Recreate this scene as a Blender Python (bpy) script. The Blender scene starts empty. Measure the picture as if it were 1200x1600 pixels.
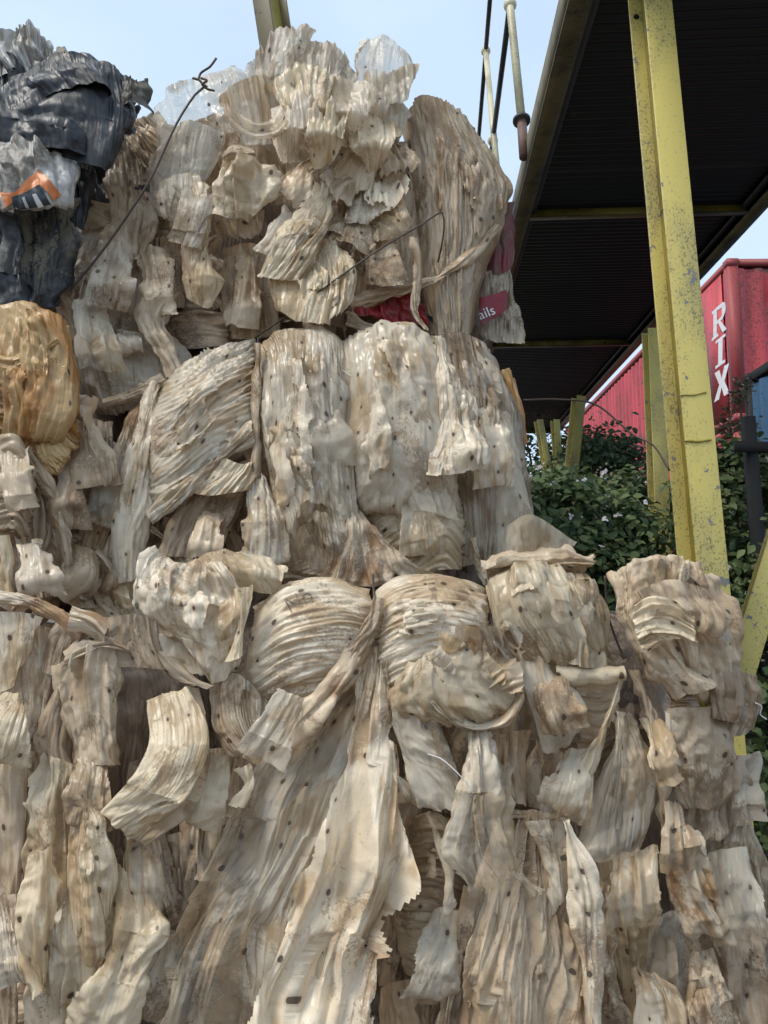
import bpy, bmesh, math, random
import numpy as np
from mathutils import Vector, Matrix

random.seed(7)
RNG = np.random.default_rng(11)
S = bpy.context.scene
COL = S.collection
R = math.radians

# ------------------------------------------------------------------ camera, sky, sun, exposure
CAM = np.array([0.0, 0.0, 1.5])
PITCH = R(7.0)
FPX = 1200.0                                    # focal length in photo pixels (photo is 1200 x 1600)
cam_d = bpy.data.cameras.new('camera'); cam = bpy.data.objects.new('camera', cam_d); COL.objects.link(cam)
cam.location = CAM; cam.rotation_euler = (R(90) + PITCH, 0, 0)
cam_d.sensor_fit = 'VERTICAL'; cam_d.sensor_height = 36.0; cam_d.lens = 36.0 * FPX / 1600.0
cam_d.clip_start = 0.05; cam_d.clip_end = 3000
S.camera = cam

SUN_EL, SUN_AZ = R(56), R(238)                  # azimuth measured from +Y clockwise: from the left, a little behind the camera
w = bpy.data.worlds.new('World'); S.world = w; w.use_nodes = True
nt = w.node_tree; nt.nodes.clear()
sky = nt.nodes.new('ShaderNodeTexSky'); sky.sky_type = 'NISHITA'; sky.sun_disc = False
sky.sun_elevation = SUN_EL; sky.sun_rotation = SUN_AZ
sky.air_density = 1.0; sky.dust_density = 2.0; sky.ozone_density = 1.0
tc = nt.nodes.new('ShaderNodeTexCoord')
mp = nt.nodes.new('ShaderNodeMapping'); mp.inputs['Scale'].default_value = (1, 1, 2.2)
nz = nt.nodes.new('ShaderNodeTexNoise'); nz.inputs['Scale'].default_value = 1.8; nz.inputs['Detail'].default_value = 5
rp = nt.nodes.new('ShaderNodeMapRange'); rp.inputs['From Min'].default_value = .35; rp.inputs['From Max'].default_value = .7
rp.inputs['To Min'].default_value = .72; rp.inputs['To Max'].default_value = .92
mx = nt.nodes.new('ShaderNodeMix'); mx.data_type = 'RGBA'
mx.inputs[7].default_value = (7.7, 9.7, 12.1, 1)      # thin high cloud over the blue
bg = nt.nodes.new('ShaderNodeBackground'); bg.inputs['Strength'].default_value = 0.074
ow = nt.nodes.new('ShaderNodeOutputWorld')
L_ = nt.links.new
L_(tc.outputs['Generated'], mp.inputs['Vector']); L_(mp.outputs['Vector'], nz.inputs['Vector'])
L_(nz.outputs['Fac'], rp.inputs['Value']); L_(rp.outputs['Result'], mx.inputs[0])
L_(sky.outputs['Color'], mx.inputs[6]); L_(mx.outputs[2], bg.inputs['Color']); L_(bg.outputs['Background'], ow.inputs['Surface'])

sd = bpy.data.lights.new('sun', 'SUN'); sun = bpy.data.objects.new('sun', sd); COL.objects.link(sun)
sd.energy = 2.0; sd.angle = R(24); sd.color = (1.0, 0.93, 0.82)
sdir = Vector((math.sin(SUN_AZ) * math.cos(SUN_EL), math.cos(SUN_AZ) * math.cos(SUN_EL), math.sin(SUN_EL)))
sun.rotation_euler = sdir.to_track_quat('Z', 'Y').to_euler()
S.view_settings.view_transform = 'Standard'; S.view_settings.look = 'None'
S.view_settings.gamma = 1; S.view_settings.exposure = 0.48
S.render.engine = 'CYCLES'
S.cycles.use_denoising = True
S.cycles.max_bounces = 4; S.cycles.transparent_max_bounces = 6; S.cycles.diffuse_bounces = 2; S.cycles.glossy_bounces = 1
S.cycles.use_adaptive_sampling = True; S.cycles.adaptive_threshold = 0.05

# ------------------------------------------------------------------ photo pixel -> place
CP, SP = math.cos(PITCH), math.sin(PITCH)
def ray(px, py):
    a = (np.asarray(px, float) - 600.0) / FPX; b = (800.0 - np.asarray(py, float)) / FPX
    return np.stack([a, CP - b * SP, SP + b * CP], -1)
def at(px, py, Y):                               # the point seen at a pixel on the upright plane y = Y
    r = ray(px, py); t = np.asarray(Y, float) / r[..., 1]
    return CAM + r * t[..., None]
def at_plane(px, py, p0, n):
    r = ray(px, py); t = np.dot(np.asarray(p0) - CAM, n) / np.dot(r, n)
    return CAM + r * t

# ------------------------------------------------------------------ noise
_perm = RNG.permutation(4096); _ang = RNG.random(4096) * 2 * np.pi
_gx, _gy = np.cos(_ang).astype(np.float32), np.sin(_ang).astype(np.float32)
def perlin(x, y, seed=0):
    x = np.asarray(x, np.float32) + seed * 17.31; y = np.asarray(y, np.float32) + seed * 9.77
    xi = np.floor(x).astype(np.int64); yi = np.floor(y).astype(np.int64)
    fx = x - xi; fy = y - yi
    u = fx * fx * fx * (fx * (fx * 6 - 15) + 10); v = fy * fy * fy * (fy * (fy * 6 - 15) + 10)
    def g(i, j, dx, dy):
        h = _perm[(_perm[(i + seed * 131) & 4095] + j) & 4095]
        return _gx[h] * dx + _gy[h] * dy
    n00 = g(xi, yi, fx, fy); n10 = g(xi + 1, yi, fx - 1, fy)
    n01 = g(xi, yi + 1, fx, fy - 1); n11 = g(xi + 1, yi + 1, fx - 1, fy - 1)
    a = n00 + u * (n10 - n00); b = n01 + u * (n11 - n01)
    return (a + v * (b - a)) * 1.5
def ridge(x, y, seed=0):                         # sharp creases where the noise changes sign
    return 0.5 - np.abs(perlin(x, y, seed))

_val = RNG.random(4096).astype(np.float32) - .5
def facet(x, y, seed=0):                         # flat facets meeting in sharp creases, like crushed film
    x = np.asarray(x, np.float32) + seed * 7.13; y = np.asarray(y, np.float32) + seed * 3.71
    x, y = x + .55 * perlin(x * .23, y * .23, seed + 61), y + .55 * perlin(x * .23, y * .23, seed + 62)
    s = (x + y) * .36602; x = x + s; y = y + s
    xi = np.floor(x).astype(np.int64); yi = np.floor(y).astype(np.int64); fx = x - xi; fy = y - yi
    def v(i, j): return _val[_perm[(_perm[(i + seed * 57) & 4095] + j) & 4095]]
    v0 = v(xi, yi); v3 = v(xi + 1, yi + 1); hi = np.maximum(fx, fy); lo = np.minimum(fx, fy)
    vm = np.where(fx > fy, v(xi + 1, yi), v(xi, yi + 1))
    return v0 * (1 - hi) + vm * (hi - lo) + v3 * lo
def sstep(v, a, b): t = np.clip((v - a) / (b - a), 0, 1); return t * t * (3 - 2 * t)

# ------------------------------------------------------------------ objects
def link(name, me, mats, parent=None, smooth=True):
    o = bpy.data.objects.new(name, me); COL.objects.link(o)
    for m in (mats if isinstance(mats, (list, tuple)) else [mats]): me.materials.append(m)
    if smooth and len(me.polygons): me.polygons.foreach_set('use_smooth', np.ones(len(me.polygons), bool))
    if parent is not None: o.parent = parent; o.matrix_parent_inverse = parent.matrix_world.inverted()
    return o
def tag(o, label=None, cat=None, group=None, kind=None):
    if label: o['label'] = label
    if cat: o['category'] = cat
    if group: o['group'] = group
    if kind: o['kind'] = kind
    return o
def thing(name, loc, label, cat, group=None):
    o = bpy.data.objects.new(name, None); COL.objects.link(o); o.empty_display_size = .1
    o.location = [float(c) for c in loc]; bpy.context.view_layer.update()
    return tag(o, label, cat, group)
def mesh_np(name, V, F, UV=None, wear=None):
    V = np.asarray(V, np.float32).reshape(-1, 3); F = np.asarray(F, np.int32)
    me = bpy.data.meshes.new(name); n = F.shape[1]
    me.vertices.add(len(V)); me.vertices.foreach_set('co', V.ravel())
    me.loops.add(F.size); me.loops.foreach_set('vertex_index', F.ravel())
    me.polygons.add(len(F)); me.polygons.foreach_set('loop_start', np.arange(0, F.size, n, dtype=np.int32))
    me.polygons.foreach_set('loop_total', np.full(len(F), n, np.int32))
    if UV is not None:
        uv = me.uv_layers.new(name='UVMap'); uv.data.foreach_set('uv', np.asarray(UV, np.float32)[F.ravel()].ravel())
    if wear is not None:
        ca = me.color_attributes.new('wear', 'FLOAT_COLOR', 'POINT'); ca.data.foreach_set('color', np.concatenate([wear, np.ones((len(wear), 1))], 1).astype(np.float32).ravel())
    me.update(calc_edges=True)
    return me
def wear_of(ss, tt, sd):
    n = perlin
    run = .5 + .75 * n(ss * 4, tt * 3, sd + 40) + .45 * n(ss * 12, tt * 5, sd + 41) + .3 * n(ss * 34, tt * 12, sd + 42)
    blot = .38 + .8 * n(ss * 4, tt * 3.5, sd + 43) + .45 * n(ss * 11, tt * 9, sd + 44) + .25 * n(ss * 27, tt * 24, sd + 45)
    thin = .5 + .8 * n(ss * 3, tt * 2, sd + 46) + .5 * n(ss * 10, tt * 3, sd + 47)
    return np.clip(np.stack([run, blot, thin], -1).reshape(-1, 3), 0, 1)
def box_mesh(name, p, ax, ay, az):               # box from corner p along three edge vectors
    p, ax, ay, az = [np.asarray(c, float) for c in (p, ax, ay, az)]
    V = [p, p + ax, p + ax + ay, p + ay, p + az, p + ax + az, p + ax + ay + az, p + ay + az]
    F = [(0, 3, 2, 1), (4, 5, 6, 7), (0, 1, 5, 4), (1, 2, 6, 5), (2, 3, 7, 6), (3, 0, 4, 7)]
    return mesh_np(name, V, F)
def tube_mesh(name, pts, rad, n=8):
    pts = [Vector(p) for p in pts]; V = []; F = []
    rads = rad if isinstance(rad, (list, tuple)) else [rad] * len(pts)
    ref = Vector((0.31, 0.22, 0.93))
    for i, p in enumerate(pts):
        t = (pts[min(i + 1, len(pts) - 1)] - pts[max(i - 1, 0)]).normalized()
        a = t.cross(ref); a = a.normalized() if a.length > 1e-4 else Vector((1, 0, 0)); b = t.cross(a)
        for k in range(n):
            th = 2 * math.pi * k / n; V.append(p + (a * math.cos(th) + b * math.sin(th)) * rads[i])
    for i in range(len(pts) - 1):
        for k in range(n):
            F.append((i * n + k, i * n + (k + 1) % n, (i + 1) * n + (k + 1) % n, (i + 1) * n + k))
    V0 = len(V); V += [pts[0], pts[-1]]
    for k in range(n):
        F.append((V0, (k + 1) % n, k, V0)); e = (len(pts) - 1) * n; F.append((V0 + 1, e + k, e + (k + 1) % n, V0 + 1))
    me = bpy.data.meshes.new(name)
    me.from_pydata([tuple(v) for v in V], [], [f if f[0] != f[3] else f[:3] for f in F]); me.update()
    return me
def crom(P, n):                                  # Catmull-Rom through points, n even samples
    P = np.asarray(P, float)
    if len(P) == 1: return np.repeat(P, n, 0)
    dl = np.linalg.norm(np.diff(P[:, :2], axis=0), axis=1); k = np.concatenate([[0], np.cumsum(np.maximum(dl, 1e-3))]); k /= k[-1]
    m = np.zeros_like(P); m[1:-1] = (P[2:] - P[:-2]) / (k[2:] - k[:-2])[:, None]
    m[0] = (P[1] - P[0]) / (k[1] - k[0]); m[-1] = (P[-1] - P[-2]) / (k[-1] - k[-2])
    t = np.linspace(0, 1, n); i = np.clip(np.searchsorted(k, t, 'right') - 1, 0, len(P) - 2)
    h = (k[i + 1] - k[i])[:, None]; s = ((t - k[i]) / (k[i + 1] - k[i]))[:, None]
    return ((2 * s**3 - 3 * s**2 + 1) * P[i] + (s**3 - 2 * s**2 + s) * h * m[i] + (-2 * s**3 + 3 * s**2) * P[i + 1] + (s**3 - s**2) * h * m[i + 1])
def crom2(A, n):                                 # the same across axis 1 of A[v, rail, 3], uniform knots
    k = A.shape[1]; x = np.linspace(0, k - 1, n); i = np.clip(np.floor(x).astype(int), 0, k - 2); s = (x - i)[None, :, None]
    m = np.zeros_like(A); m[:, 1:-1] = (A[:, 2:] - A[:, :-2]) / 2; m[:, 0] = A[:, 1] - A[:, 0]; m[:, -1] = A[:, -1] - A[:, -2]
    return ((2 * s**3 - 3 * s**2 + 1) * A[:, i] + (s**3 - 2 * s**2 + s) * m[:, i] + (-2 * s**3 + 3 * s**2) * A[:, i + 1] + (s**3 - s**2) * m[:, i + 1])

# ------------------------------------------------------------------ materials
MAT = {}
def new_mat(name):
    m = bpy.data.materials.new(name); m.use_nodes = True; t = m.node_tree; t.nodes.clear(); MAT[name] = m
    return m, t, t.nodes.new, t.links.new
def mixc(N, Lk, fac, a, b, bl='MIX'):
    n = N('ShaderNodeMix'); n.data_type = 'RGBA'; n.blend_type = bl
    for sock, v in ((n.inputs[0], fac), (n.inputs[6], a), (n.inputs[7], b)):
        if hasattr(v, 'is_linked') or isinstance(v, bpy.types.NodeSocket): Lk(v, sock)
        else: sock.default_value = v if not isinstance(v, tuple) else (*v, 1)
    return n.outputs[2]
def ramp(N, Lk, v, a, b, lo=0.0, hi=1.0):
    n = N('ShaderNodeMapRange'); n.interpolation_type = 'SMOOTHSTEP'
    n.inputs['From Min'].default_value = a; n.inputs['From Max'].default_value = b
    n.inputs['To Min'].default_value = lo; n.inputs['To Max'].default_value = hi; Lk(v, n.inputs['Value']); return n.outputs['Result']
def math_(N, Lk, op, a, b=0.0):
    n = N('ShaderNodeMath'); n.operation = op
    for s, v in ((n.inputs[0], a), (n.inputs[1], b)):
        if isinstance(v, bpy.types.NodeSocket): Lk(v, s)
        else: s.default_value = v
    return n.outputs[0]
def film(name, light, stain, dark, stain_amt=.5, trans=.3, clear=.0, rough=.36, dots=1.0, bump=1.0):
    """Weathered polythene: light film, brown run marks along the folds, mould specks, round perforations.
    The mesh attribute 'wear' carries the large stain patterns (r run marks, g blotches, b thin places)."""
    m, t, N, Lk = new_mat(name)
    tc = N('ShaderNodeTexCoord'); oi = N('ShaderNodeObjectInfo'); at_ = N('ShaderNodeAttribute'); at_.attribute_name = 'wear'
    sw = N('ShaderNodeSeparateColor'); Lk(at_.outputs['Color'], sw.inputs[0]); run, blot, thin = sw.outputs
    off = N('ShaderNodeVectorMath'); off.operation = 'MULTIPLY_ADD'
    comb = N('ShaderNodeCombineXYZ'); Lk(oi.outputs['Random'], comb.inputs[0]); Lk(oi.outputs['Random'], comb.inputs[1])
    Lk(comb.outputs[0], off.inputs[0]); off.inputs[1].default_value = (37, 19, 0); Lk(tc.outputs['UV'], off.inputs[2]); uv = off.outputs[0]
    def noise(scale, sx, sy, det=5, rg=.55, dist=0.0):
        mp = N('ShaderNodeMapping'); mp.inputs['Scale'].default_value = (sx, sy, 1); Lk(uv, mp.inputs['Vector'])
        n = N('ShaderNodeTexNoise'); n.noise_dimensions = '2D'; n.inputs['Scale'].default_value = scale; n.inputs['Detail'].default_value = det
        n.inputs['Roughness'].default_value = rg; n.inputs['Distortion'].default_value = dist
        Lk(mp.outputs[0], n.inputs['Vector']); return n.outputs['Fac']
    streak = noise(60, 1, .13, 2, .6, 0); speck = noise(120, 1, .7, 2, .75)
    f1 = ramp(N, Lk, math_(N, Lk, 'ADD', run, math_(N, Lk, 'MULTIPLY', math_(N, Lk, 'SUBTRACT', streak, .5), .35)), .80 - .55 * stain_amt, 1.08 - .45 * stain_amt)
    c = mixc(N, Lk, math_(N, Lk, 'MULTIPLY', f1, .9), light, stain)
    f2 = math_(N, Lk, 'MULTIPLY', ramp(N, Lk, math_(N, Lk, 'ADD', blot, math_(N, Lk, 'MULTIPLY', math_(N, Lk, 'SUBTRACT', speck, .5), 1.2)), .66, .92), .3 + .6 * stain_amt)
    c = mixc(N, Lk, f2, c, dark)
    f3 = math_(N, Lk, 'MULTIPLY', ramp(N, Lk, speck, .63, .72), .4 * min(1, stain_amt + .2))
    c = mixc(N, Lk, f3, c, tuple(x * .55 for x in dark))
    mv = N('ShaderNodeMapping'); mv.inputs['Scale'].default_value = (27, 17, 1); Lk(uv, mv.inputs['Vector'])
    wob = N('ShaderNodeVectorMath'); wob.operation = 'ADD'; Lk(mv.outputs[0], wob.inputs[0])
    cw = N('ShaderNodeCombineXYZ'); Lk(math_(N, Lk, 'MULTIPLY', run, 2.0), cw.inputs[0]); Lk(math_(N, Lk, 'MULTIPLY', blot, 1.5), cw.inputs[1]); Lk(cw.outputs[0], wob.inputs[1])
    vc = N('ShaderNodeTexVoronoi'); vc.voronoi_dimensions = '2D'; vc.feature = 'F1'; vc.inputs['Scale'].default_value = 1; Lk(wob.outputs[0], vc.inputs['Vector'])
    dvec = N('ShaderNodeVectorMath'); dvec.operation = 'SUBTRACT'; Lk(wob.outputs[0], dvec.inputs[0]); Lk(vc.outputs['Position'], dvec.inputs[1])
    rdir = N('ShaderNodeVectorMath'); rdir.operation = 'SUBTRACT'; Lk(vc.outputs['Color'], rdir.inputs[0]); rdir.inputs[1].default_value = (.5, .5, .5)
    dt = N('ShaderNodeVectorMath'); dt.operation = 'DOT_PRODUCT'; Lk(dvec.outputs[0], dt.inputs[0]); Lk(rdir.outputs[0], dt.inputs[1])
    plane = dt.outputs['Value']
    mv2 = N('ShaderNodeMapping'); mv2.inputs['Scale'].default_value = (74, 6, 1); Lk(uv, mv2.inputs['Vector'])
    wob2 = N('ShaderNodeVectorMath'); wob2.operation = 'ADD'; Lk(mv2.outputs[0], wob2.inputs[0])
    cw2 = N('ShaderNodeCombineXYZ'); Lk(math_(N, Lk, 'MULTIPLY', thin, 3.0), cw2.inputs[0]); Lk(math_(N, Lk, 'MULTIPLY', run, 1.0), cw2.inputs[1]); Lk(cw2.outputs[0], wob2.inputs[1])
    vp = N('ShaderNodeTexVoronoi'); vp.voronoi_dimensions = '2D'; vp.feature = 'F1'; vp.inputs['Scale'].default_value = 1; Lk(wob2.outputs[0], vp.inputs['Vector'])
    rnd2 = math_(N, Lk, 'FRACT', math_(N, Lk, 'MULTIPLY', oi.outputs['Random'], 7.31)); rnd3 = math_(N, Lk, 'FRACT', math_(N, Lk, 'MULTIPLY', oi.outputs['Random'], 23.7))
    msk = ramp(N, Lk, math_(N, Lk, 'ADD', thin, math_(N, Lk, 'MULTIPLY', math_(N, Lk, 'SUBTRACT', rnd2, .42), 1.3)), .3, .7)
    lines = math_(N, Lk, 'MAXIMUM', math_(N, Lk, 'MULTIPLY', ramp(N, Lk, vc.outputs['Distance'], .56, .74), .8), math_(N, Lk, 'MULTIPLY', ramp(N, Lk, vp.outputs['Distance'], .50, .68), math_(N, Lk, 'SUBTRACT', 1.0, math_(N, Lk, 'MULTIPLY', msk, .7))))
    crs = math_(N, Lk, 'MULTIPLY', lines, ramp(N, Lk, math_(N, Lk, 'ADD', run, blot), .45, 1.3, .12, .95))  # brown crease lines: grime, with fold shadows put into the colour too
    c = mixc(N, Lk, crs, c, tuple(.5 * a + .5 * b for a, b in zip(stain, dark)))
    hv = N('ShaderNodeHueSaturation'); Lk(c, hv.inputs['Color'])
    Lk(ramp(N, Lk, oi.outputs['Random'], 0, 1, .82, 1.08), hv.inputs['Value']); c = hv.outputs[0]
    hole = None
    if dots:
        mp = N('ShaderNodeMapping'); mp.inputs['Scale'].default_value = (13, 10, 1); Lk(uv, mp.inputs['Vector'])
        vo = N('ShaderNodeTexVoronoi'); vo.voronoi_dimensions = '2D'; vo.inputs['Randomness'].default_value = .5; vo.inputs['Scale'].default_value = 1
        Lk(mp.outputs[0], vo.inputs['Vector'])
        sep = N('ShaderNodeSeparateColor'); Lk(vo.outputs['Color'], sep.inputs[0])
        keep = math_(N, Lk, 'LESS_THAN', sep.outputs[0], .36 * dots)
        rad = math_(N, Lk, 'ADD', vo.outputs['Distance'], math_(N, Lk, 'MULTIPLY', math_(N, Lk, 'SUBTRACT', sep.outputs[1], .5), .05))
        hole = math_(N, Lk, 'MULTIPLY', ramp(N, Lk, rad, .070, .085, 1, 0), keep)
        ring = math_(N, Lk, 'MULTIPLY', ramp(N, Lk, rad, .08, .2, 1, 0), keep)
        c = mixc(N, Lk, math_(N, Lk, 'MULTIPLY', ring, .3), c, dark)
        c = mixc(N, Lk, math_(N, Lk, 'MULTIPLY', hole, .85), c, (.06, .042, .028))
    hh = math_(N, Lk, 'ADD', math_(N, Lk, 'MULTIPLY', math_(N, Lk, 'MULTIPLY', vp.outputs['Distance'], math_(N, Lk, 'SUBTRACT', 1.1, msk)), -.45), math_(N, Lk, 'MULTIPLY', plane, 1.8))
    bp = N('ShaderNodeBump'); Lk(math_(N, Lk, 'MULTIPLY', ramp(N, Lk, thin, .25, .85, bump * .4, bump * 1.15), ramp(N, Lk, rnd3, 0, 1, .35, 1.15)), bp.inputs['Strength']); bp.inputs['Distance'].default_value = .020; Lk(hh, bp.inputs['Height'])
    pb = N('ShaderNodeBsdfPrincipled'); Lk(c, pb.inputs['Base Color']); Lk(bp.outputs[0], pb.inputs['Normal'])
    Lk(ramp(N, Lk, blot, .2, .8, rough - .05, rough + .17), pb.inputs['Roughness']); pb.inputs['Specular IOR Level'].default_value = .44
    out = pb.outputs[0]
    if trans:
        tr = N('ShaderNodeBsdfTranslucent'); Lk(c, tr.inputs['Color']); Lk(bp.outputs[0], tr.inputs['Normal'])
        ms = N('ShaderNodeMixShader'); ms.inputs[0].default_value = trans; Lk(out, ms.inputs[1]); Lk(tr.outputs[0], ms.inputs[2]); out = ms.outputs[0]
    if clear:
        tp = N('ShaderNodeBsdfTransparent'); tp.inputs['Color'].default_value = (.95, .92, .87, 1)
        ms = N('ShaderNodeMixShader'); fac = ramp(N, Lk, math_(N, Lk, 'SUBTRACT', thin, math_(N, Lk, 'MULTIPLY', f1, .4)), .1, .8, clear * .55, min(.85, clear * 1.4))
        if hole is not None: fac = math_(N, Lk, 'MULTIPLY', fac, math_(N, Lk, 'SUBTRACT', 1.0, hole))
        Lk(fac, ms.inputs[0]); Lk(out, ms.inputs[1]); Lk(tp.outputs[0], ms.inputs[2]); out = ms.outputs[0]
    om = N('ShaderNodeOutputMaterial'); Lk(out, om.inputs['Surface'])
    return m
film('film_white', (.91, .79, .61), (.69, .52, .33), (.38, .24, .13), .44, .30, 0, .30)
film('film_clear', (.91, .82, .66), (.71, .56, .38), (.42, .28, .155), .32, .34, .48, .22)
film('film_cream', (.87, .73, .52), (.64, .475, .285), (.37, .235, .12), .48, .34, 0, .32)
film('film_tan', (.73, .585, .415), (.51, .365, .225), (.27, .17, .095), .56, .30, 0, .36, dots=.6)
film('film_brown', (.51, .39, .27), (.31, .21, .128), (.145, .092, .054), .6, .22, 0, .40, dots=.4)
film('film_grey', (.68, .575, .44), (.46, .34, .225), (.22, .152, .094), .56, .28, 0, .31, dots=.7)
film('film_orange', (.68, .46, .22), (.52, .25, .07), (.22, .115, .055), .75, .24, 0, .40, dots=.3)
film('film_rust', (.68, .56, .41), (.46, .29, .15), (.30, .15, .07), .55, .28, 0, .36, dots=.5)
film('film_frill', (.91, .82, .68), (.68, .55, .39), (.36, .25, .15), .36, .52, 0, .32, dots=.35)
film('film_core', (.22, .165, .12), (.13, .09, .06), (.07, .05, .035), .7, 0, 0, .5, dots=0)  # darkened so the gaps look deeper: crevice shade put into the core's colour
film('black_film', (.026, .029, .034), (.05, .053, .058), (.10, .095, .085), .45, 0, 0, .48, dots=0, bump=.7)
film('dirty_black_film', (.03, .032, .036), (.09, .08, .062), (.26, .23, .17), .75, 0, 0, .55, dots=0, bump=.8)
film('red_film', (.46, .022, .032), (.34, .03, .035), (.16, .08, .07), .6, .15, 0, .34, dots=0)
film('dark_red_film', (.24, .016, .028), (.18, .02, .03), (.14, .08, .07), .5, .1, 0, .4, dots=0)
film('maroon_film', (.22, .04, .05), (.16, .055, .05), (.18, .13, .10), .5, .15, 0, .38, dots=0)
film('sack_white', (.70, .68, .64), (.46, .42, .36), (.22, .18, .135), .5, .2, 0, .42, dots=0)
film('print_orange', (.62, .19, .05), (.46, .16, .06), (.20, .12, .08), .5, 0, 0, .45, dots=0)
film('print_dark', (.035, .05, .06), (.06, .07, .07), (.16, .15, .12), .5, 0, 0, .45, dots=0)
film('print_white', (.72, .70, .68), (.5, .46, .42), (.3, .25, .2), .3, 0, 0, .45, dots=0)

def paint(name, col, dirt, under, wear=.5, rough=.5, bump=.25, sc=1.0, metal=0.0, stretch=(1, 1, .35)):
    m, t, N, Lk = new_mat(name)
    tc = N('ShaderNodeTexCoord')
    def noise(scale, sz=(1, 1, 1), det=6, rg=.6):
        mp = N('ShaderNodeMapping'); mp.inputs['Scale'].default_value = sz; Lk(tc.outputs['Object'], mp.inputs['Vector'])
        n = N('ShaderNodeTexNoise'); n.inputs['Scale'].default_value = scale * sc; n.inputs['Detail'].default_value = det; n.inputs['Roughness'].default_value = rg
        Lk(mp.outputs[0], n.inputs['Vector']); return n.outputs['Fac']
    big = noise(4, stretch); fine = noise(110, (1, 1, .7), 4, .7); chip = noise(14, (1, 1, 1), 7, .62)
    c = mixc(N, Lk, math_(N, Lk, 'MULTIPLY', ramp(N, Lk, big, .4, .68), .75 * wear), col, dirt)
    c = mixc(N, Lk, math_(N, Lk, 'MULTIPLY', ramp(N, Lk, math_(N, Lk, 'MULTIPLY', fine, math_(N, Lk, 'ADD', big, .5)), .53, .64), .8 * wear), c, tuple(x * .45 for x in dirt))
    c = mixc(N, Lk, ramp(N, Lk, chip, .74 - .1 * wear, .75 - .1 * wear), c, under)
    bp = N('ShaderNodeBump'); bp.inputs['Strength'].default_value = bump; bp.inputs['Distance'].default_value = .003; Lk(math_(N, Lk, 'ADD', fine, chip), bp.inputs['Height'])
    pb = N('ShaderNodeBsdfPrincipled'); Lk(c, pb.inputs['Base Color']); pb.inputs['Roughness'].default_value = rough; pb.inputs['Metallic'].default_value = metal
    Lk(bp.outputs[0], pb.inputs['Normal']); om = N('ShaderNodeOutputMaterial'); Lk(pb.outputs[0], om.inputs['Surface']); return m
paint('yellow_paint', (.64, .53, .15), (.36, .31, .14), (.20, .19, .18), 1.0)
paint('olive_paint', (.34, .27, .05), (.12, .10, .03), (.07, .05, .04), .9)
paint('beam_shade_dark_olive', (.11, .085, .03), (.04, .032, .015), (.03, .022, .018), 1.0)  # yellow beams with their shade put into the colour; also the column's dark olive
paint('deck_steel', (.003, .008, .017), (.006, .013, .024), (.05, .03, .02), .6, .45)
paint('dark_pipe', (.03, .028, .026), (.06, .045, .035), (.12, .07, .05), .6, .5)
paint('cream_paint', (.58, .52, .33), (.42, .37, .22), (.22, .24, .30), .95, .45)
paint('rust_pipe', (.16, .09, .07), (.10, .055, .04), (.22, .13, .1), .6, .65)
paint('wire_steel', (.06, .045, .035), (.10, .06, .04), (.14, .08, .05), .6, .5)
paint('container_red', (.58, .06, .07), (.30, .045, .045), (.13, .065, .05), 1.0, .5, sc=.35)
paint('container_blue', (.05, .13, .24), (.05, .10, .16), (.15, .09, .06), .5, .5, sc=.35)
paint('container_frame', (.36, .05, .05), (.22, .05, .045), (.12, .07, .05), .7, .55, sc=.35)
paint('container_white', (.78, .76, .74), (.66, .6, .58), (.5, .2, .2), .3, .5, sc=.4)
paint('fence_black', (.008, .008, .009), (.014, .014, .014), (.02, .018, .015), .4, .85)
paint('bark', (.09, .065, .045), (.05, .04, .03), (.05, .05, .04), .6, .8)
paint('soil', (.13, .10, .075), (.08, .06, .045), (.2, .17, .14), .7, .9, sc=.5, stretch=(1, 1, 1))
def leafmat(name, a, b, rough=.6, tr=.3):
    m, t, N, Lk = new_mat(name); g = N('ShaderNodeNewGeometry'); c = mixc(N, Lk, g.outputs['Random Per Island'], a, b)
    pb = N('ShaderNodeBsdfPrincipled'); Lk(c, pb.inputs['Base Color']); pb.inputs['Roughness'].default_value = rough
    ts = N('ShaderNodeBsdfTranslucent'); Lk(c, ts.inputs['Color']); ms = N('ShaderNodeMixShader'); ms.inputs[0].default_value = tr
    Lk(pb.outputs[0], ms.inputs[1]); Lk(ts.outputs[0], ms.inputs[2]); om = N('ShaderNodeOutputMaterial'); Lk(ms.outputs[0], om.inputs['Surface'])
leafmat('bramble_leaf', (.03, .07, .025), (.17, .22, .08))
leafmat('tree_leaf', (.03, .065, .028), (.10, .15, .055))
leafmat('dry_leaf', (.10, .085, .045), (.20, .16, .09))
leafmat('flower', (.62, .55, .58), (.78, .74, .74), .6, .2)

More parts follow.
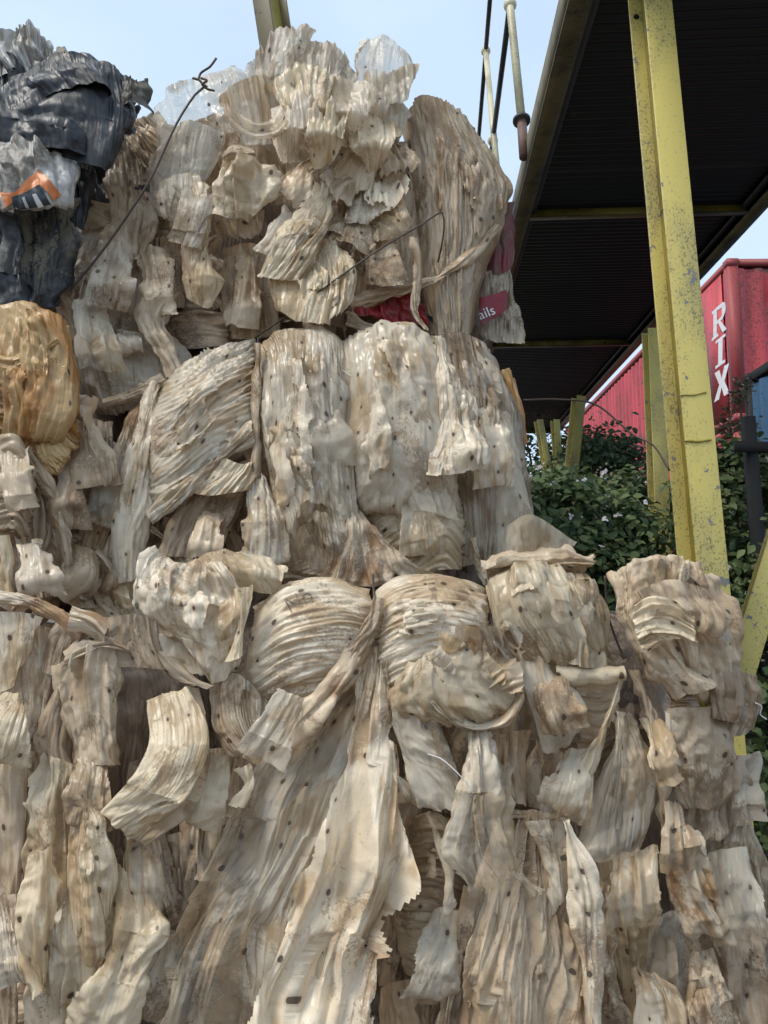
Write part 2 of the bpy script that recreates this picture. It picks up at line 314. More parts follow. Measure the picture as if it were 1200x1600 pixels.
# ------------------------------------------------------------------ crumpled film: a sheet longer than the shape it lies on, relaxed until it buckles
def nrm(a): return a / np.maximum(np.linalg.norm(a, axis=-1, keepdims=True), 1e-9)
def normals(X):
    du = np.gradient(X, axis=1); dv = np.gradient(X, axis=0)
    return nrm(np.cross(du, dv))
def up2(X, ax):
    X = np.moveaxis(X, ax, 0); n = len(X); Y = np.empty((2 * n - 1,) + X.shape[1:], X.dtype); Y[::2] = X
    E = np.concatenate([2 * X[:1] - X[1:2], X, 2 * X[-1:] - X[-2:-1]], 0)
    Y[1::2] = (-E[:-3] + 9 * E[1:-2] + 9 * E[2:-1] - E[3:]) / 16
    return np.moveaxis(Y, 0, ax)
def relax(X, B, ru, rv, rd1, rd2, iters, katt, kb):
    for _ in range(iters):
        D = np.zeros_like(X)
        for (a, b, r, wgt) in (((slice(None), slice(0, -1)), (slice(None), slice(1, None)), ru, .28), ((slice(0, -1), slice(None)), (slice(1, None), slice(None)), rv, .28),
                               ((slice(0, -1), slice(0, -1)), (slice(1, None), slice(1, None)), rd1, .12), ((slice(0, -1), slice(1, None)), (slice(1, None), slice(0, -1)), rd2, .12)):
            e = X[b] - X[a]; l = np.sqrt((e * e).sum(-1)) + 1e-9
            c = e * (wgt * (1 - r / l))[..., None]; D[a] += c; D[b] -= c
        Q = X - B; lap = np.zeros_like(Q)
        lap[1:-1] += Q[:-2] + Q[2:] - 2 * Q[1:-1]; lap[:, 1:-1] += Q[:, :-2] + Q[:, 2:] - 2 * Q[:, 1:-1]
        l2 = np.zeros_like(Q); l2[1:-1] += lap[:-2] + lap[2:] - 2 * lap[1:-1]; l2[:, 1:-1] += lap[:, :-2] + lap[:, 2:] - 2 * lap[:, 1:-1]
        X = X + D - kb * l2 - katt * Q
    return X
SEED = [100]; PLS, FCS, CRS = 1.1, .75, 1.1
def rails_surface(rails, nv, nu, d, b, vb, bp):
    A = np.stack([crom([(p[0], p[1], p[2] if len(p) > 2 else 0.0) for p in r], nv) for r in rails], 1)
    C = crom2(A, nu)
    u = np.linspace(0, 1, nu)[None, :]; v = np.linspace(0, 1, nv)[:, None]
    if not isinstance(d, (list, tuple)): d = [d, d]
    C[..., 2] += np.interp(v, np.linspace(0, 1, len(d)), d)
    C[..., 2] += b * np.maximum(0, 1 - np.abs(2 * u - 1) ** bp) ** (1 / bp) * np.ones_like(v)
    C[..., 2] += vb * np.maximum(0, 1 - np.abs(2 * v - 1) ** 2.2) ** (1 / 2.2) * np.ones_like(u)
    return C
def sh(bale, name, rails, m='film_cream', d=0.1, b=0.0, vb=0.0, bp=2.0, f='v', eu=1.12, ev=1.03, g=0.0, cr=.008, wl=.06, fc=.008, pl=.02, pv=(1, 1), tear='', ta=.03, h=.0105, fine=True, k=.015, label=None, Y0=None, jag=1.0, it=1.0, sag=0.0, ov=0, ovm=None, curl=0.0):
    """One sheet of film. rails: polylines of photo points (x, y[, towards camera]) running down the sheet, left to right."""
    SEED[0] += 1; sd = SEED[0]
    if name in ('film_strip', 'film_roll', 'film_twist', 'film_belt'): b = b * .6; fc = fc * 1.3
    if name in ('film_sheet', 'film_flap', 'film_bag', 'film_pillow', 'film_pouch', 'film_band', 'clear_sheet', 'torn_film'): cr *= .35; fc *= 1.2
    if name == 'film_lobe': fc *= .45; pl *= .6
    if name == 'film_pleats': fc *= .5
    pl = pl * min(1, wl / .05) * (.6 if f == 'u' else 1.0)
    wl0 = wl; pl = pl * PLS; fc = fc * FCS; cr = cr * CRS; wl = max(wl * .55, .017)
    Y0 = bale['front'] if Y0 is None else Y0
    sc = Y0 / FPX
    wpx = max(np.hypot(*(np.array(crom([p[:2] for p in rails[0]], 9)) - np.array(crom([p[:2] for p in rails[-1]], 9))).T).max(), 8)
    if len(rails) > 2:
        wpx = max(wpx, sum(np.hypot(*(np.array(crom([p[:2] for p in rails[i]], 9)) - np.array(crom([p[:2] for p in rails[i + 1]], 9))).T).max() for i in range(len(rails) - 1)))
    lpx = max(np.hypot(*np.diff(np.array(crom([p[:2] for p in r], 12)), axis=0).T).sum() for r in rails)
    wm, lm = wpx * sc + 1.2 * abs(b), lpx * sc + 1.2 * abs(vb)
    nu = int(np.clip(round(wm / h / 4), 3, 60)) * 4 + 1; nv = int(np.clip(round(lm / h / 4), 3, 60)) * 4 + 1
    C = rails_surface(rails, nv, nu, d, b, vb, bp)
    Bf = at(C[..., 0], C[..., 1], Y0 - C[..., 2]).astype(np.float32)
    X = Bf
    if fine: X = up2(up2(X, 0), 1); Bq = up2(up2(Bf, 0), 1)
    else: Bq = Bf
    # metric coordinates: u across the folds, v along them
    s = np.concatenate([np.zeros((Bq.shape[0], 1)), np.cumsum(np.linalg.norm(np.diff(Bq, axis=1), axis=-1), 1)], 1)
    t = np.concatenate([np.zeros((1, Bq.shape[1])), np.cumsum(np.linalg.norm(np.diff(Bq, axis=0), axis=-1), 0)], 0)
    sn = np.linspace(0, 1, Bq.shape[1])[None, :] * np.ones_like(s) * s.max(); s2 = .5 * s + .5 * sn
    ss, tt = (s2, t) if f == 'v' else (t, s)
    Nn = normals(X)
    wx = ss + .012 * perlin(ss * 6, tt * 4, sd + 2); wy = tt + .03 * perlin(ss * 6, tt * 6, sd + 3)
    sx, sy = 1 / (wl * .75), 1 / (wl * 12)
    md = sstep(perlin(ss * 4, tt * 2.5, sd + 24), -.4, .5) * 1.7 + .1
    disp = cr * .7 * md * (2.4 * facet(wx * sx, wy * sy, sd + 5) + 1.3 * facet(wx * sx * 2.2 + wy * 3, wy * sy * 1.7, sd + 7) + .7 * facet(wx * sx * 4.5, wy * sy * 2.2, sd + 8))
    for an, q_ in ((.42, 50), (-.36, 51)):         # creases that cross the main folds
        c_, s_ = math.cos(an), math.sin(an); disp = disp + cr * 1.5 * (sstep(perlin(ss * 4, tt * 4, sd + q_), -.1, .5)) * facet((ss * c_ - tt * s_) / (wl * .9), (ss * s_ + tt * c_) / (wl * 9), sd + q_ + 2)
    m2 = sstep(perlin(ss * 3, tt * 3, sd + 25), -.4, .5) * 1.2 + .5; fine_ = sstep(perlin(ss * 5, tt * 4, sd + 27), -.35, .45) * 1.1 + .3
    def rf(fr, an, q): c_, s_ = math.cos(an + sd), math.sin(an + sd); return facet((ss * c_ - tt * s_) * fr, (ss * s_ + tt * c_) * fr, sd + q)
    disp = disp + fc * (4.6 * rf(4.2, .3, 6) + m2 * (2.7 * rf(8, 1.1, 9) + 1.4 * rf(15, 2.0, 10)) + fine_ * (.7 * rf(27, .8, 12) + .35 * rf(48, 1.7, 13)))
    if pl:                                        # sharp pleats that lean over one another
        wid = np.ones((X.shape[0], 1))
        if g and f == 'v': wid = np.clip(s[:, -1:] / s.max(), .22, 1)
        wv = (sn if g and f == 'v' else ss) + .02 * perlin(ss * 4, tt * 2.5, sd + 30) + .05 * perlin(ss * 2.2, tt * 1.2, sd + 38); md = wid * (sstep(perlin(ss * 5, tt * 4, sd + 33), -.4, .5) * 1.75 + .08) * np.linspace(pv[0], pv[1], X.shape[0])[:, None]
        big = 1.5 * pl * facet(wv / wl0 * .42, tt / (wl0 * 6) + .5 * perlin(ss * 3, tt * 2, sd + 37), sd + 32) * np.linspace(pv[0], pv[1], X.shape[0])[:, None] * wid
        hp = big + pl * .62 * md * 2.1 * facet(wv / wl * 1.2, tt / (wl * 14) + .3 * perlin(ss * 6, tt * 3, sd + 36), sd + 31)
        Tu = nrm(np.gradient(X, axis=1 if f == 'v' else 0)); lean = .9 * np.sign(perlin(ss * 3, tt * 1.5, sd + 34))
        disp = disp + hp; X = X + Tu * (hp * (lean * .5 + .6 * perlin(ss * 5, tt * 2, sd + 35)))[..., None]
    X = X + Nn * disp[..., None]
    nv, nu = X.shape[:2]
    if tear:                                      # torn lips lift and catch the light
        ed = np.full(s.shape, 9.0)
        for ch, dd_ in (('t', t), ('b', t[-1:] - t), ('l', s), ('r', s[:, -1:] - s)):
            if ch in tear: ed = np.minimum(ed, dd_ - ta * .5)
        X = X + Nn * (np.clip(1 - ed / .045, 0, 1.3) ** 2 * .02 * (.3 + perlin(ss * 9, tt * 9, sd + 21) + .7 * facet(ss * 30, tt * 30, sd + 22)))[..., None]
    if curl:                                      # free edges lift and waver
        eb = np.clip(1 - (t[-1:] - t) / .12, 0, 1) ** 2
        X = X + Nn * (curl * eb * (.5 + perlin(sn * 7, t * 0, sd + 20)))[..., None]
    idx = np.arange(nv * nu).reshape(nv, nu)
    F = np.stack([idx[:-1, :-1], idx[1:, :-1], idx[1:, 1:], idx[:-1, 1:]], -1).reshape(-1, 4)
    if tear:
        keep = np.ones((nv, nu), bool)
        def jagged(a, o): return ta * np.maximum(.02, .4 + 1.1 * perlin(a * 3.5 * jag, a * 0 + o, sd + o) + .3 * facet(a * 16 * jag, a * 0 + o, sd + o + 1) + .12 * facet(a * 60 * jag, a * 0, sd + o + 2) + 1.6 * np.maximum(0, perlin(a * 9, a * 0 + 3, sd + o + 3) - .35))
        if 't' in tear: keep &= t > jagged(s2 + .15 * t, 11)
        if 'b' in tear: keep &= (t[-1:] - t) > jagged(s2 + .15 * t, 13)
        if 'l' in tear: keep &= s > jagged(t + .15 * s, 15)
        if 'r' in tear: keep &= (s[:, -1:] - s) > jagged(t + .15 * s, 17)
        kf = keep[:-1, :-1] & keep[1:, :-1] & keep[1:, 1:] & keep[:-1, 1:]
        F = F[kf.ravel()]
        if len(F) < 4: return None
        par = np.arange(nv * nu)                      # keep one piece: drop slivers cut loose by the tear
        for _ in range(400):
            mn = par[F].min(1); old = par.copy(); np.minimum.at(par, F.ravel(), np.repeat(mn, 4)); par = par[par]
            if (old == par).all(): break
        r_ = par[F[:, 0]]; vals, cnt = np.unique(r_, return_counts=True); F = F[r_ == vals[cnt.argmax()]]
        used = np.unique(F); remap = np.full(nv * nu, -1); remap[used] = np.arange(len(used)); F = remap[F]
        V = X.reshape(-1, 3)[used]; UV = np.stack([ss, tt], -1).reshape(-1, 2)[used]; wr = wear_of(ss, tt, sd)[used]
    else: V = X.reshape(-1, 3); UV = np.stack([ss, tt], -1).reshape(-1, 2); wr = wear_of(ss, tt, sd)
    me = mesh_np(name, V, F, UV, wr)
    o = link(name, me, MAT[m], bale)
    if label: o['label'] = label
    rr = random.Random(sd)
    for q in range(ov):                           # loose outer layers lying along the folds of this one
        a = rr.uniform(0, .72); wd_ = rr.uniform(.14, .34); v0 = rr.uniform(0, .45); v1 = v0 + rr.uniform(.35, .55)
        if f == 'u': us, vs = (v0, min(v1, 1)), (a, min(a + wd_, 1))
        else: us, vs = (a, min(a + wd_, 1)), (v0, min(v1, 1))
        sl = rr.uniform(-.08, .08)
        iu = lambda x: np.clip(x, 0, 1) * (C.shape[1] - 1); iv = lambda x: np.clip(x, 0, 1) * (C.shape[0] - 1)
        rl = []
        for uu in np.linspace(us[0], us[1], 4):
            pts = []
            for vv in np.linspace(vs[0], vs[1], 6):
                u_s, v_s = (uu + sl * (vv - .5), vv) if f == 'v' else (uu, vv + sl * (uu - .5))
                pts.append(tuple(C[int(round(float(iv(v_s)))), int(round(float(iu(u_s))))]))
            rl.append(pts)
        sh(bale, 'film_layer', rl, m=ovm or m, d=.016 + .012 * rr.random(), f=f, eu=1.12, cr=cr * 1.1 / CRS, wl=wl0 * rr.uniform(.7, 1.3), fc=fc / FCS, pl=pl * .7 / PLS / min(1, wl0 / .05) / (.6 if f == 'u' else 1.0), tear='tblr', ta=.055, h=h, Y0=Y0, k=k)
    return o

def core(bale, cx0, cx1, cy0, cy1, depth, m='film_core', back=.12, seed=0):
    """The packed inside of a bale: a rounded, lumpy block as deep as the bale."""
    Y0 = bale['front']
    a = at(cx0, cy0, Y0 + back); c = at(cx1, cy1, Y0 + back)
    x0, x1, z0, z1 = a[0], c[0], c[2], a[2]; y0, y1 = Y0 + back, Y0 + back + depth
    n = 56; th = np.linspace(0, 2 * np.pi, 2 * n + 1)[None, :]; ph = np.linspace(-np.pi / 2, np.pi / 2, n + 1)[:, None]
    def se(w, e): return np.sign(w) * np.abs(w) ** e
    X = np.stack([se(np.cos(ph), .35) * se(np.sin(th), .35), -se(np.cos(ph), .35) * se(np.cos(th), .35), se(np.sin(ph), .35) * np.ones_like(th)], -1)
    sz = np.array([(x1 - x0) / 2, (y1 - y0) / 2, (z1 - z0) / 2]); P = X * sz
    q = P[..., 0] + P[..., 1]; dn = .03 * perlin(q * 3, P[..., 2] * 3, seed + 1) + .035 * ridge(q * 9, P[..., 2] * 7, seed + 2) + .02 * ridge(q * 22, P[..., 2] * 20, seed + 3)
    dn[:, -1] = dn[:, 0]
    P = P + nrm(X) * dn[..., None] + np.array([(x0 + x1) / 2, (y0 + y1) / 2, (z0 + z1) / 2])
    V = P.reshape(-1, 3); w_ = 2 * n + 1; idx = np.arange((n + 1) * w_).reshape(n + 1, w_)
    F = np.stack([idx[:-1, :-1], idx[:-1, 1:], idx[1:, 1:], idx[1:, :-1]], -1).reshape(-1, 4)
    UV = np.stack([(P[..., 0] + P[..., 1]), P[..., 2]], -1).reshape(-1, 2)
    return link('packed_core', mesh_np('packed_core', V, F, UV, wear_of(UV[:, 0], UV[:, 1], seed)), MAT[m], bale)
def bale(name, px, py, Y, label, cat='bale', group=None):
    o = thing(name, at(px, py, Y), label, cat, group); o['front'] = Y; return o
def filler(bl, n, x0, x1, y0, y1, mats, d0=.0, d1=.08, size=(60, 140), ang=(60, 120), seed=1, curved=None, **kw):  # bales pass mostly brown film here: crevice shade put into the scraps' colour
    """Loose scraps of film that fill the hollows between the big folds."""
    rr = random.Random(seed)
    for i in range(n):
        cx, cy = rr.uniform(x0, x1), rr.uniform(y0, y1); L = rr.uniform(*size); W = L * rr.uniform(.35, .7); a = math.radians(rr.uniform(*ang))
        dx, dy = math.cos(a), math.sin(a); nx, ny = dy, -dx; dd = rr.uniform(d0, d1); bend = rr.uniform(-.25, .25) * L; tp = rr.uniform(.35, 1.0)
        rails = []
        for s in (-1, 0, 1):
            rails.append([(cx + dx * L * q + nx * (s * W * .5 * (tp + (1 - tp) * (q + .5)) + bend * (q * q * 4)), cy + dy * L * q + ny * (s * W * .5 * (tp + (1 - tp) * (q + .5)) + bend * (q * q * 4)), (.045 if s == 0 else -.02)) for q in (-.5, 0, .5)])
        o = sh(bl, rr.choice(['film_scrap', 'film_fold', 'torn_film']), rails, m=rr.choice(mats), d=dd, f=rr.choice('vvvu'), eu=rr.uniform(1.1, 1.2), ev=1.05, wl=rr.uniform(.04, .08), cr=rr.uniform(.005, .010), fc=rr.uniform(.010, .018), pl=.014, tear='tblr', ta=.02, h=.008, fine=False, **kw)

def loose(bl, spots, seed=1):
    """Loose sheets hanging over the face of a bale: (x, y, length, width, lean in degrees, depth, material)."""
    rr = random.Random(seed)
    for (x, y, L, W, a, dd, mm) in spots:
        a = math.radians(90 + a); dx, dy = math.cos(a), math.sin(a); nx, ny = -dy, dx; tp = rr.uniform(.45, .8); W = W * 1.5; bend = rr.uniform(-.12, .12) * L
        rails = []
        for s_ in (-1, -.33, .33, 1):
            rails.append([(x + dx * L * q - nx * (s_ * W * .5 * (tp + (1 - tp) * min(1, q * 1.3)) + bend * q * q), y + dy * L * q - ny * (s_ * W * .5 * (tp + (1 - tp) * min(1, q * 1.3)) + bend * q * q)) for q in (0, .3, .65, 1)])
        sh(bl, 'film_flap', rails, m=mm, d=[dd - .05, dd + .02, dd + .05, dd + .03], b=.02, g=.3, wl=rr.uniform(.05, .09), pl=.018, fc=rr.uniform(.007, .012), tear='blr', ta=.025)

# ------------------------------------------------------------------ the ground
g = 60
xs = np.linspace(-60, 60, g); ys = np.linspace(-20, 120, g); GX, GY = np.meshgrid(xs, ys)
GZ = .05 * perlin(GX * .3, GY * .3, 3) + np.clip((GY - 6) * .12, 0, 1.4) * np.clip((GX + 2) / 3, 0, 1)
idx = np.arange(g * g).reshape(g, g)
gF = np.stack([idx[:-1, :-1], idx[:-1, 1:], idx[1:, 1:], idx[1:, :-1]], -1).reshape(-1, 4)
tag(link('ground', mesh_np('ground', np.stack([GX, GY, GZ], -1), gF), MAT['soil']), kind='structure')

# ------------------------------------------------------------------ steel walkway with corrugated deck
PD = ray(665, 900); PD = PD / np.linalg.norm(PD)
PW = np.cross(PD, [0, 0, 1]); PW /= np.linalg.norm(PW); PN = np.cross(PW, PD)
r0 = ray(889, 0); PO = CAM + r0 * ((4.6 - CAM[2]) / r0[2])
def on_deck(px, py, off=0.0):                    # photo point -> (across, along) on the underside of the walkway
    p = at_plane(px, py, PO + PN * off, PN) - PO; return float(p @ PW), float(p @ PD)
def dk(a, s, n=0.0): return PO + PW * a + PD * s + PN * n
WID = on_deck(1100, 432)[0]; S_END = on_deck(876, 678)[1]; S0 = -1.6
pf = thing('steel_walkway', dk(WID / 2, 0), 'raised steel walkway with dark corrugated deck and yellow edge beams beside the bales', 'walkway')
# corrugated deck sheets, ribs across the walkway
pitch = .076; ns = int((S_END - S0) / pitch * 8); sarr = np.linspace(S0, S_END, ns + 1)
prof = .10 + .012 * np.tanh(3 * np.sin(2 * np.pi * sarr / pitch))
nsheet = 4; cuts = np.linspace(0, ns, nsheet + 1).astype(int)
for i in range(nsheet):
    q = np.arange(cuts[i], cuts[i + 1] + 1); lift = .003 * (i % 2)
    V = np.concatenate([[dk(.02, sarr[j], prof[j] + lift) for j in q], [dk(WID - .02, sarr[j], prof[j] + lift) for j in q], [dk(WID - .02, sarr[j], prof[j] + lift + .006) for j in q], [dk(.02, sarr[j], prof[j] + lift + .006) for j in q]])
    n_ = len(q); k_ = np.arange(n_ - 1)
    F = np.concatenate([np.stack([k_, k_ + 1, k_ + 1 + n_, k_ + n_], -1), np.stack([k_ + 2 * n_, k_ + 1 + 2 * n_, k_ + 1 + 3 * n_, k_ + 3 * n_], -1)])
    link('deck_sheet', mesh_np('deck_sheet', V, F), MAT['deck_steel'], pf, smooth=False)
def beam(name, parent, m, p0, p1, side, updir, wd, ht, t=.012, bevel=.003):
    """I-section: two flanges and a web between two points; side and up give the section axes."""
    p0, p1 = np.asarray(p0, float), np.asarray(p1, float); ax = p1 - p0; s = np.asarray(side) / np.linalg.norm(side); u = np.asarray(updir) / np.linalg.norm(updir)
    out = []
    for nm, a, b_, wv, hv in (('flange', -wd / 2, 0, wd, t), ('flange', -wd / 2, ht - t, wd, t), ('web', -t / 2, t, t, ht - 2 * t)):
        me = box_mesh(nm, p0 + s * a + u * b_, ax, s * wv, u * hv); o = link(nm, me, MAT[m], parent, smooth=False)
        bv = o.modifiers.new('b', 'BEVEL'); bv.width = bevel; bv.segments = 2; out.append(o)
    return out
def part_beam(name, parent, m, p0, p1, side, up, wd, ht, t=.012):
    fl = box_mesh(name, np.asarray(p0) - np.asarray(side) * wd / 2, np.asarray(p1) - np.asarray(p0), np.asarray(side) * wd, np.asarray(up) * t)
    o = link(name, fl, MAT[m], parent, smooth=False)
    wb = link('web', box_mesh('web', np.asarray(p0) + np.asarray(up) * t - np.asarray(side) * t / 2, np.asarray(p1) - np.asarray(p0), np.asarray(side) * t, np.asarray(up) * (ht - t)), MAT[m], o, smooth=False)
    return o
# edge beams: bottom flange outwards, web, top lip
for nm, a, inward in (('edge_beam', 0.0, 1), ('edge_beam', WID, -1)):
    fl = link(nm, box_mesh(nm, dk(a, S0), PD * (S_END - S0), PW * .125 * inward, PN * .012), MAT['beam_shade_dark_olive'], pf, smooth=False)
    link('web', box_mesh('web', dk(a, S0, .012), PD * (S_END - S0), PW * .012 * inward, PN * .20), MAT['beam_shade_dark_olive'], fl, smooth=False)
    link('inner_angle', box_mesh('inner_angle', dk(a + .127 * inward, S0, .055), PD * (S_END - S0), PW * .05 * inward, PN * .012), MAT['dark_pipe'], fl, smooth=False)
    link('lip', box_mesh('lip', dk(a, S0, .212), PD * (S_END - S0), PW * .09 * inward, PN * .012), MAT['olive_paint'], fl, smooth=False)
for px, py in ((900, 338), (900, 540), (872, 676)):
    s_ = on_deck(px, py)[1]
    o = link('cross_beam', box_mesh('cross_beam', dk(.13, s_, .0), PW * (WID - .26), PD * .06, PN * .010), MAT['beam_shade_dark_olive'], pf, smooth=False)
    link('web', box_mesh('web', dk(.13, s_ + .05, .0105), PW * (WID - .26), PD * .010, PN * .08), MAT['olive_paint'], o, smooth=False)
# handrail along the near edge
rn = PW; rp0 = dk(-.02, 0, 0)
def rp_(px, py): return at_plane(px, py, rp0, rn)
rail = thing('handrail', rp_(817, 200), 'tubular handrail with ball joints and flaking cream standards on the walkway edge', 'handrail')
def pole(name, m, a, b_, r, parent=rail, n=14): return link(name, tube_mesh(name, [a, b_], r, n), MAT[m], parent)
def ball(p, r, parent):
    bm = bmesh.new(); bmesh.ops.create_uvsphere(bm, u_segments=18, v_segments=12, radius=r, matrix=Matrix.Translation(Vector(p))); me = bpy.data.meshes.new('ball_joint'); bm.to_mesh(me); bm.free()
    return link('ball_joint', me, MAT['cream_paint'], parent)
A0, A1, A2 = rp_(797, 8), rp_(815, 188), rp_(819, 246)
B0, B1, B2 = rp_(759, 80), rp_(770, 220), rp_(780, 300)
s1 = pole('standard', 'cream_paint', A0 + (A0 - A1) * .9, A1, .032); pole('sleeve', 'rust_pipe', A1, A2, .036, s1)
n_ = (A2 - A1) / np.linalg.norm(A2 - A1); pole('collar', 'dark_pipe', A1 - n_ * .008, A1 + n_ * .012, .066, s1); ball(A0, .055, s1)
s2 = pole('standard', 'cream_paint', B0, B2, .032); ball(B0, .055, s2); ball(B1, .055, s2)
up = B0 - B1
pole('top_rail', 'dark_pipe', rp_(768, -30), B0, .026); pole('top_rail', 'dark_pipe', B0, rp_(748, 215), .026)
pole('middle_rail', 'dark_pipe', A0, B1, .026); pole('middle_rail', 'dark_pipe', B1, rp_(762, 300), .026)

# ------------------------------------------------------------------ yellow posts
def post(label, top, bot, Yt, Yb, wd, ht, m='yellow_paint', yaw=0.0, group='yellow steel posts under the walkway', back='yellow_paint', name='steel_post'):
    pt, pb_ = at(*top, Yt), at(*bot, Yb); o = thing(name, pb_, label, 'post', group)
    ax = pt - pb_; s = np.array([math.cos(yaw), math.sin(yaw), 0.]); s -= ax * (s @ ax) / (ax @ ax); s /= np.linalg.norm(s); u = np.cross(ax, s); u = -u / np.linalg.norm(u)
    if u[1] < 0: u = -u
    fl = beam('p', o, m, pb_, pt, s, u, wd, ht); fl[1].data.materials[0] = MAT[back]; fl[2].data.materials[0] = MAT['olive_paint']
    return o, s, u, ax
mp_, s_, u_, ax_ = post('tall bright yellow steel post standing right of the bales in front of the containers', (1004, -260), (1178, 1560), 3.18, 3.0, .125, .20, back='yellow_paint')
# weld seams and a bolt hole on the tall post
def on_post(px, py):
    n = -u_; return at_plane(px, py, at(1178, 1560, 3.0), n)
for (xa, ya, xb, yb, tk) in ((1070, 690, 1111, 688, .008), (1062, 619, 1103, 614, .005), (1143, 1256, 1176, 1258, .004)):
    a, b_ = on_post(xa, ya), on_post(xb, yb); pts = [a + (b_ - a) * q - u_ * .001 + np.array([0, 0, .0025 * math.sin(q * 7 + 1)]) for q in np.linspace(0, 1, 9)]
    link('weld_seam', tube_mesh('weld_seam', pts, [tk * (.6 + .4 * random.random()) for _ in pts], 8), MAT['rust_pipe' if tk > .008 else 'olive_paint'], mp_)
bp_ = at_plane(994, 27, at(1178, 1560, 3.0) + u_ * .19, -u_)
link('bolt_hole', tube_mesh('bolt_hole', [bp_ - u_ * .004, bp_ + u_ * .004], .014, 14), MAT['fence_black'], mp_)
post('yellow steel post half hidden behind the tall post with a lighter lower end', (1024, 512), (1042, 960), 6.0, 6.0, .12, .14, yaw=.05)
post('farther yellow post under the walkway right of the two thin ones', (909, 618), (890, 800), 9.2, 9.2, .12, .16, m='olive_paint', yaw=.2)
post('thin upright yellow post standing deepest under the walkway', (870, 655), (879, 800), 10.5, 10.5, .09, .12, yaw=.2)
post('thin slanted yellow brace leftmost under the walkway', (844, 655), (870, 800), 10.2, 10.2, .09, .12, yaw=.2)
post('yellow diagonal brace meeting the tall post at the right edge', (1230, 820), (1146, 1090), 3.35, 3.30, .11, .14, yaw=-.25, back='olive_paint', name='diagonal_brace')
post('dark olive steel column rising behind the topmost film ruffles', (398, -60), (436, 190), 4.6, 4.6, .13, .22, m='beam_shade_dark_olive', yaw=-.55, back='beam_shade_dark_olive', name='steel_column', group=None)

# ------------------------------------------------------------------ containers
def corrug(name, p, along, upv, length, height, nrm_, m, parent, pitch=.28, dep=.036):
    """Trapezoid-corrugated steel wall; ribs upright."""
    n = int(length / pitch); prof = []
    for i in range(n):
        b0 = i * length / n; w_ = length / n
        prof += [(b0, 0), (b0 + w_ * .25, 0), (b0 + w_ * .45, -dep), (b0 + w_ * .78, -dep)]
    prof.append((length, 0)); prof = np.array(prof)
    V = np.concatenate([[p + along * a + nrm_ * c + upv * z for a, c in prof] for z in (0, height)]); k = len(prof); i_ = np.arange(k - 1)
    return link(name, mesh_np(name, V, np.stack([i_, i_ + 1, i_ + 1 + k, i_ + k], -1)), MAT[m], parent, smooth=False)
def container(label, corner, length, width, height, m, frame, dirv, group=None):
    """corner = near lower corner of the long side facing the walkway; dirv runs along that side, away from the camera."""
    dv = np.array([dirv[0], dirv[1], 0.]); dv /= np.linalg.norm(dv); rv = np.array([dv[1], -dv[0], 0.]); upv = np.array([0, 0, 1.]); c = np.asarray(corner, float)
    o = thing('shipping_container', c, label, 'container', group); t = .16
    corrug('side_wall', c + dv * t + upv * t, dv, upv, length - 2 * t, height - 2 * t, -rv, m, o)
    corrug('side_wall', c + dv * t + upv * t + rv * width, dv, upv, length - 2 * t, height - 2 * t, rv, m, o)
    corrug('end_wall', c + rv * t + upv * t, rv, upv, width - 2 * t, height - 2 * t, -dv, m, o, pitch=.3, dep=.045)
    corrug('end_wall', c + rv * t + upv * t + dv * length, rv, upv, width - 2 * t, height - 2 * t, dv, m, o)
    link('roof', box_mesh('roof', c + upv * (height - .05) + dv * .05 + rv * .05, dv * (length - .1), rv * (width - .1), upv * .03), MAT[m], o, smooth=False)
    for zz in (0, height - .11):
        for rr_ in (-.012, width - .098): link('rail', box_mesh('rail', c + upv * zz + rv * rr_ + dv * .17, dv * (length - .34), rv * .11, upv * .11), MAT[frame], o, smooth=False)
        for ll in (-.012, length - .098): link('rail', box_mesh('rail', c + upv * zz + dv * ll + rv * .17, rv * (width - .34), dv * .11, upv * .11), MAT[frame], o, smooth=False)
    for ll in (-.02, length - .15):
        for rr_ in (-.02, width - .15):
            cp = link('corner_post', box_mesh('corner_post', c + dv * ll + rv * rr_ + upv * .12, dv * .17, rv * .17, upv * (height - .24)), MAT[frame], o, smooth=False)
            for zz in (-.005, height - .115):
                cb = link('corner_casting', box_mesh('corner_casting', c + dv * (ll - .008) + rv * (rr_ - .008) + upv * zz, dv * .186, rv * .186, upv * .12), MAT[frame], cp, smooth=False)
    return o, dv, rv, upv, c
CD = ray(618, 947); CD = np.array([CD[0], CD[1]])
cc = at(1152, 657, 12.2); H_ = at(1150, 405, 12.2)[2] - cc[2]
ct, cdv, crv, cup, cc = container('long red shipping container lettered RIX down its side, high on the stack', cc, 12.2, 2.44, H_, 'container_red', 'container_frame', CD, 'stacked shipping containers')
LET = {'I': [[(.18, 0), (.82, 0), (.82, .1), (.18, .1)], [(.36, .1), (.64, .1), (.64, .9), (.36, .9)], [(.18, .9), (.82, .9), (.82, 1), (.18, 1)]],
       'X': [[(.0, 0), (.34, 0), (.5, .36), (.66, 0), (1, 0), (.68, .5), (.98, 1), (.66, 1), (.5, .66), (.34, 1), (.02, 1), (.34, .5)]],
       'R': [[(.02, 0), (.46, 0), (.46, .1), (.02, .1)], [(.12, .1), (.36, .1), (.36, .9), (.12, .9)], [(.02, .9), (.36, .9), (.36, 1), (.02, 1)],
             [(.36, .88), (.68, .85), (.84, 1.0 - .05), (.7, 1), (.36, 1)], [(.68, .85), (.70, .62), (.92, .62), (.95, .80), (.84, .95)], [(.70, .62), (.64, .56), (.36, .54), (.36, .43), (.74, .44), (.92, .62)], [(.46, .43), (.60, .437), (1.0, .02), (1.0, 0), (.74, 0)]]}
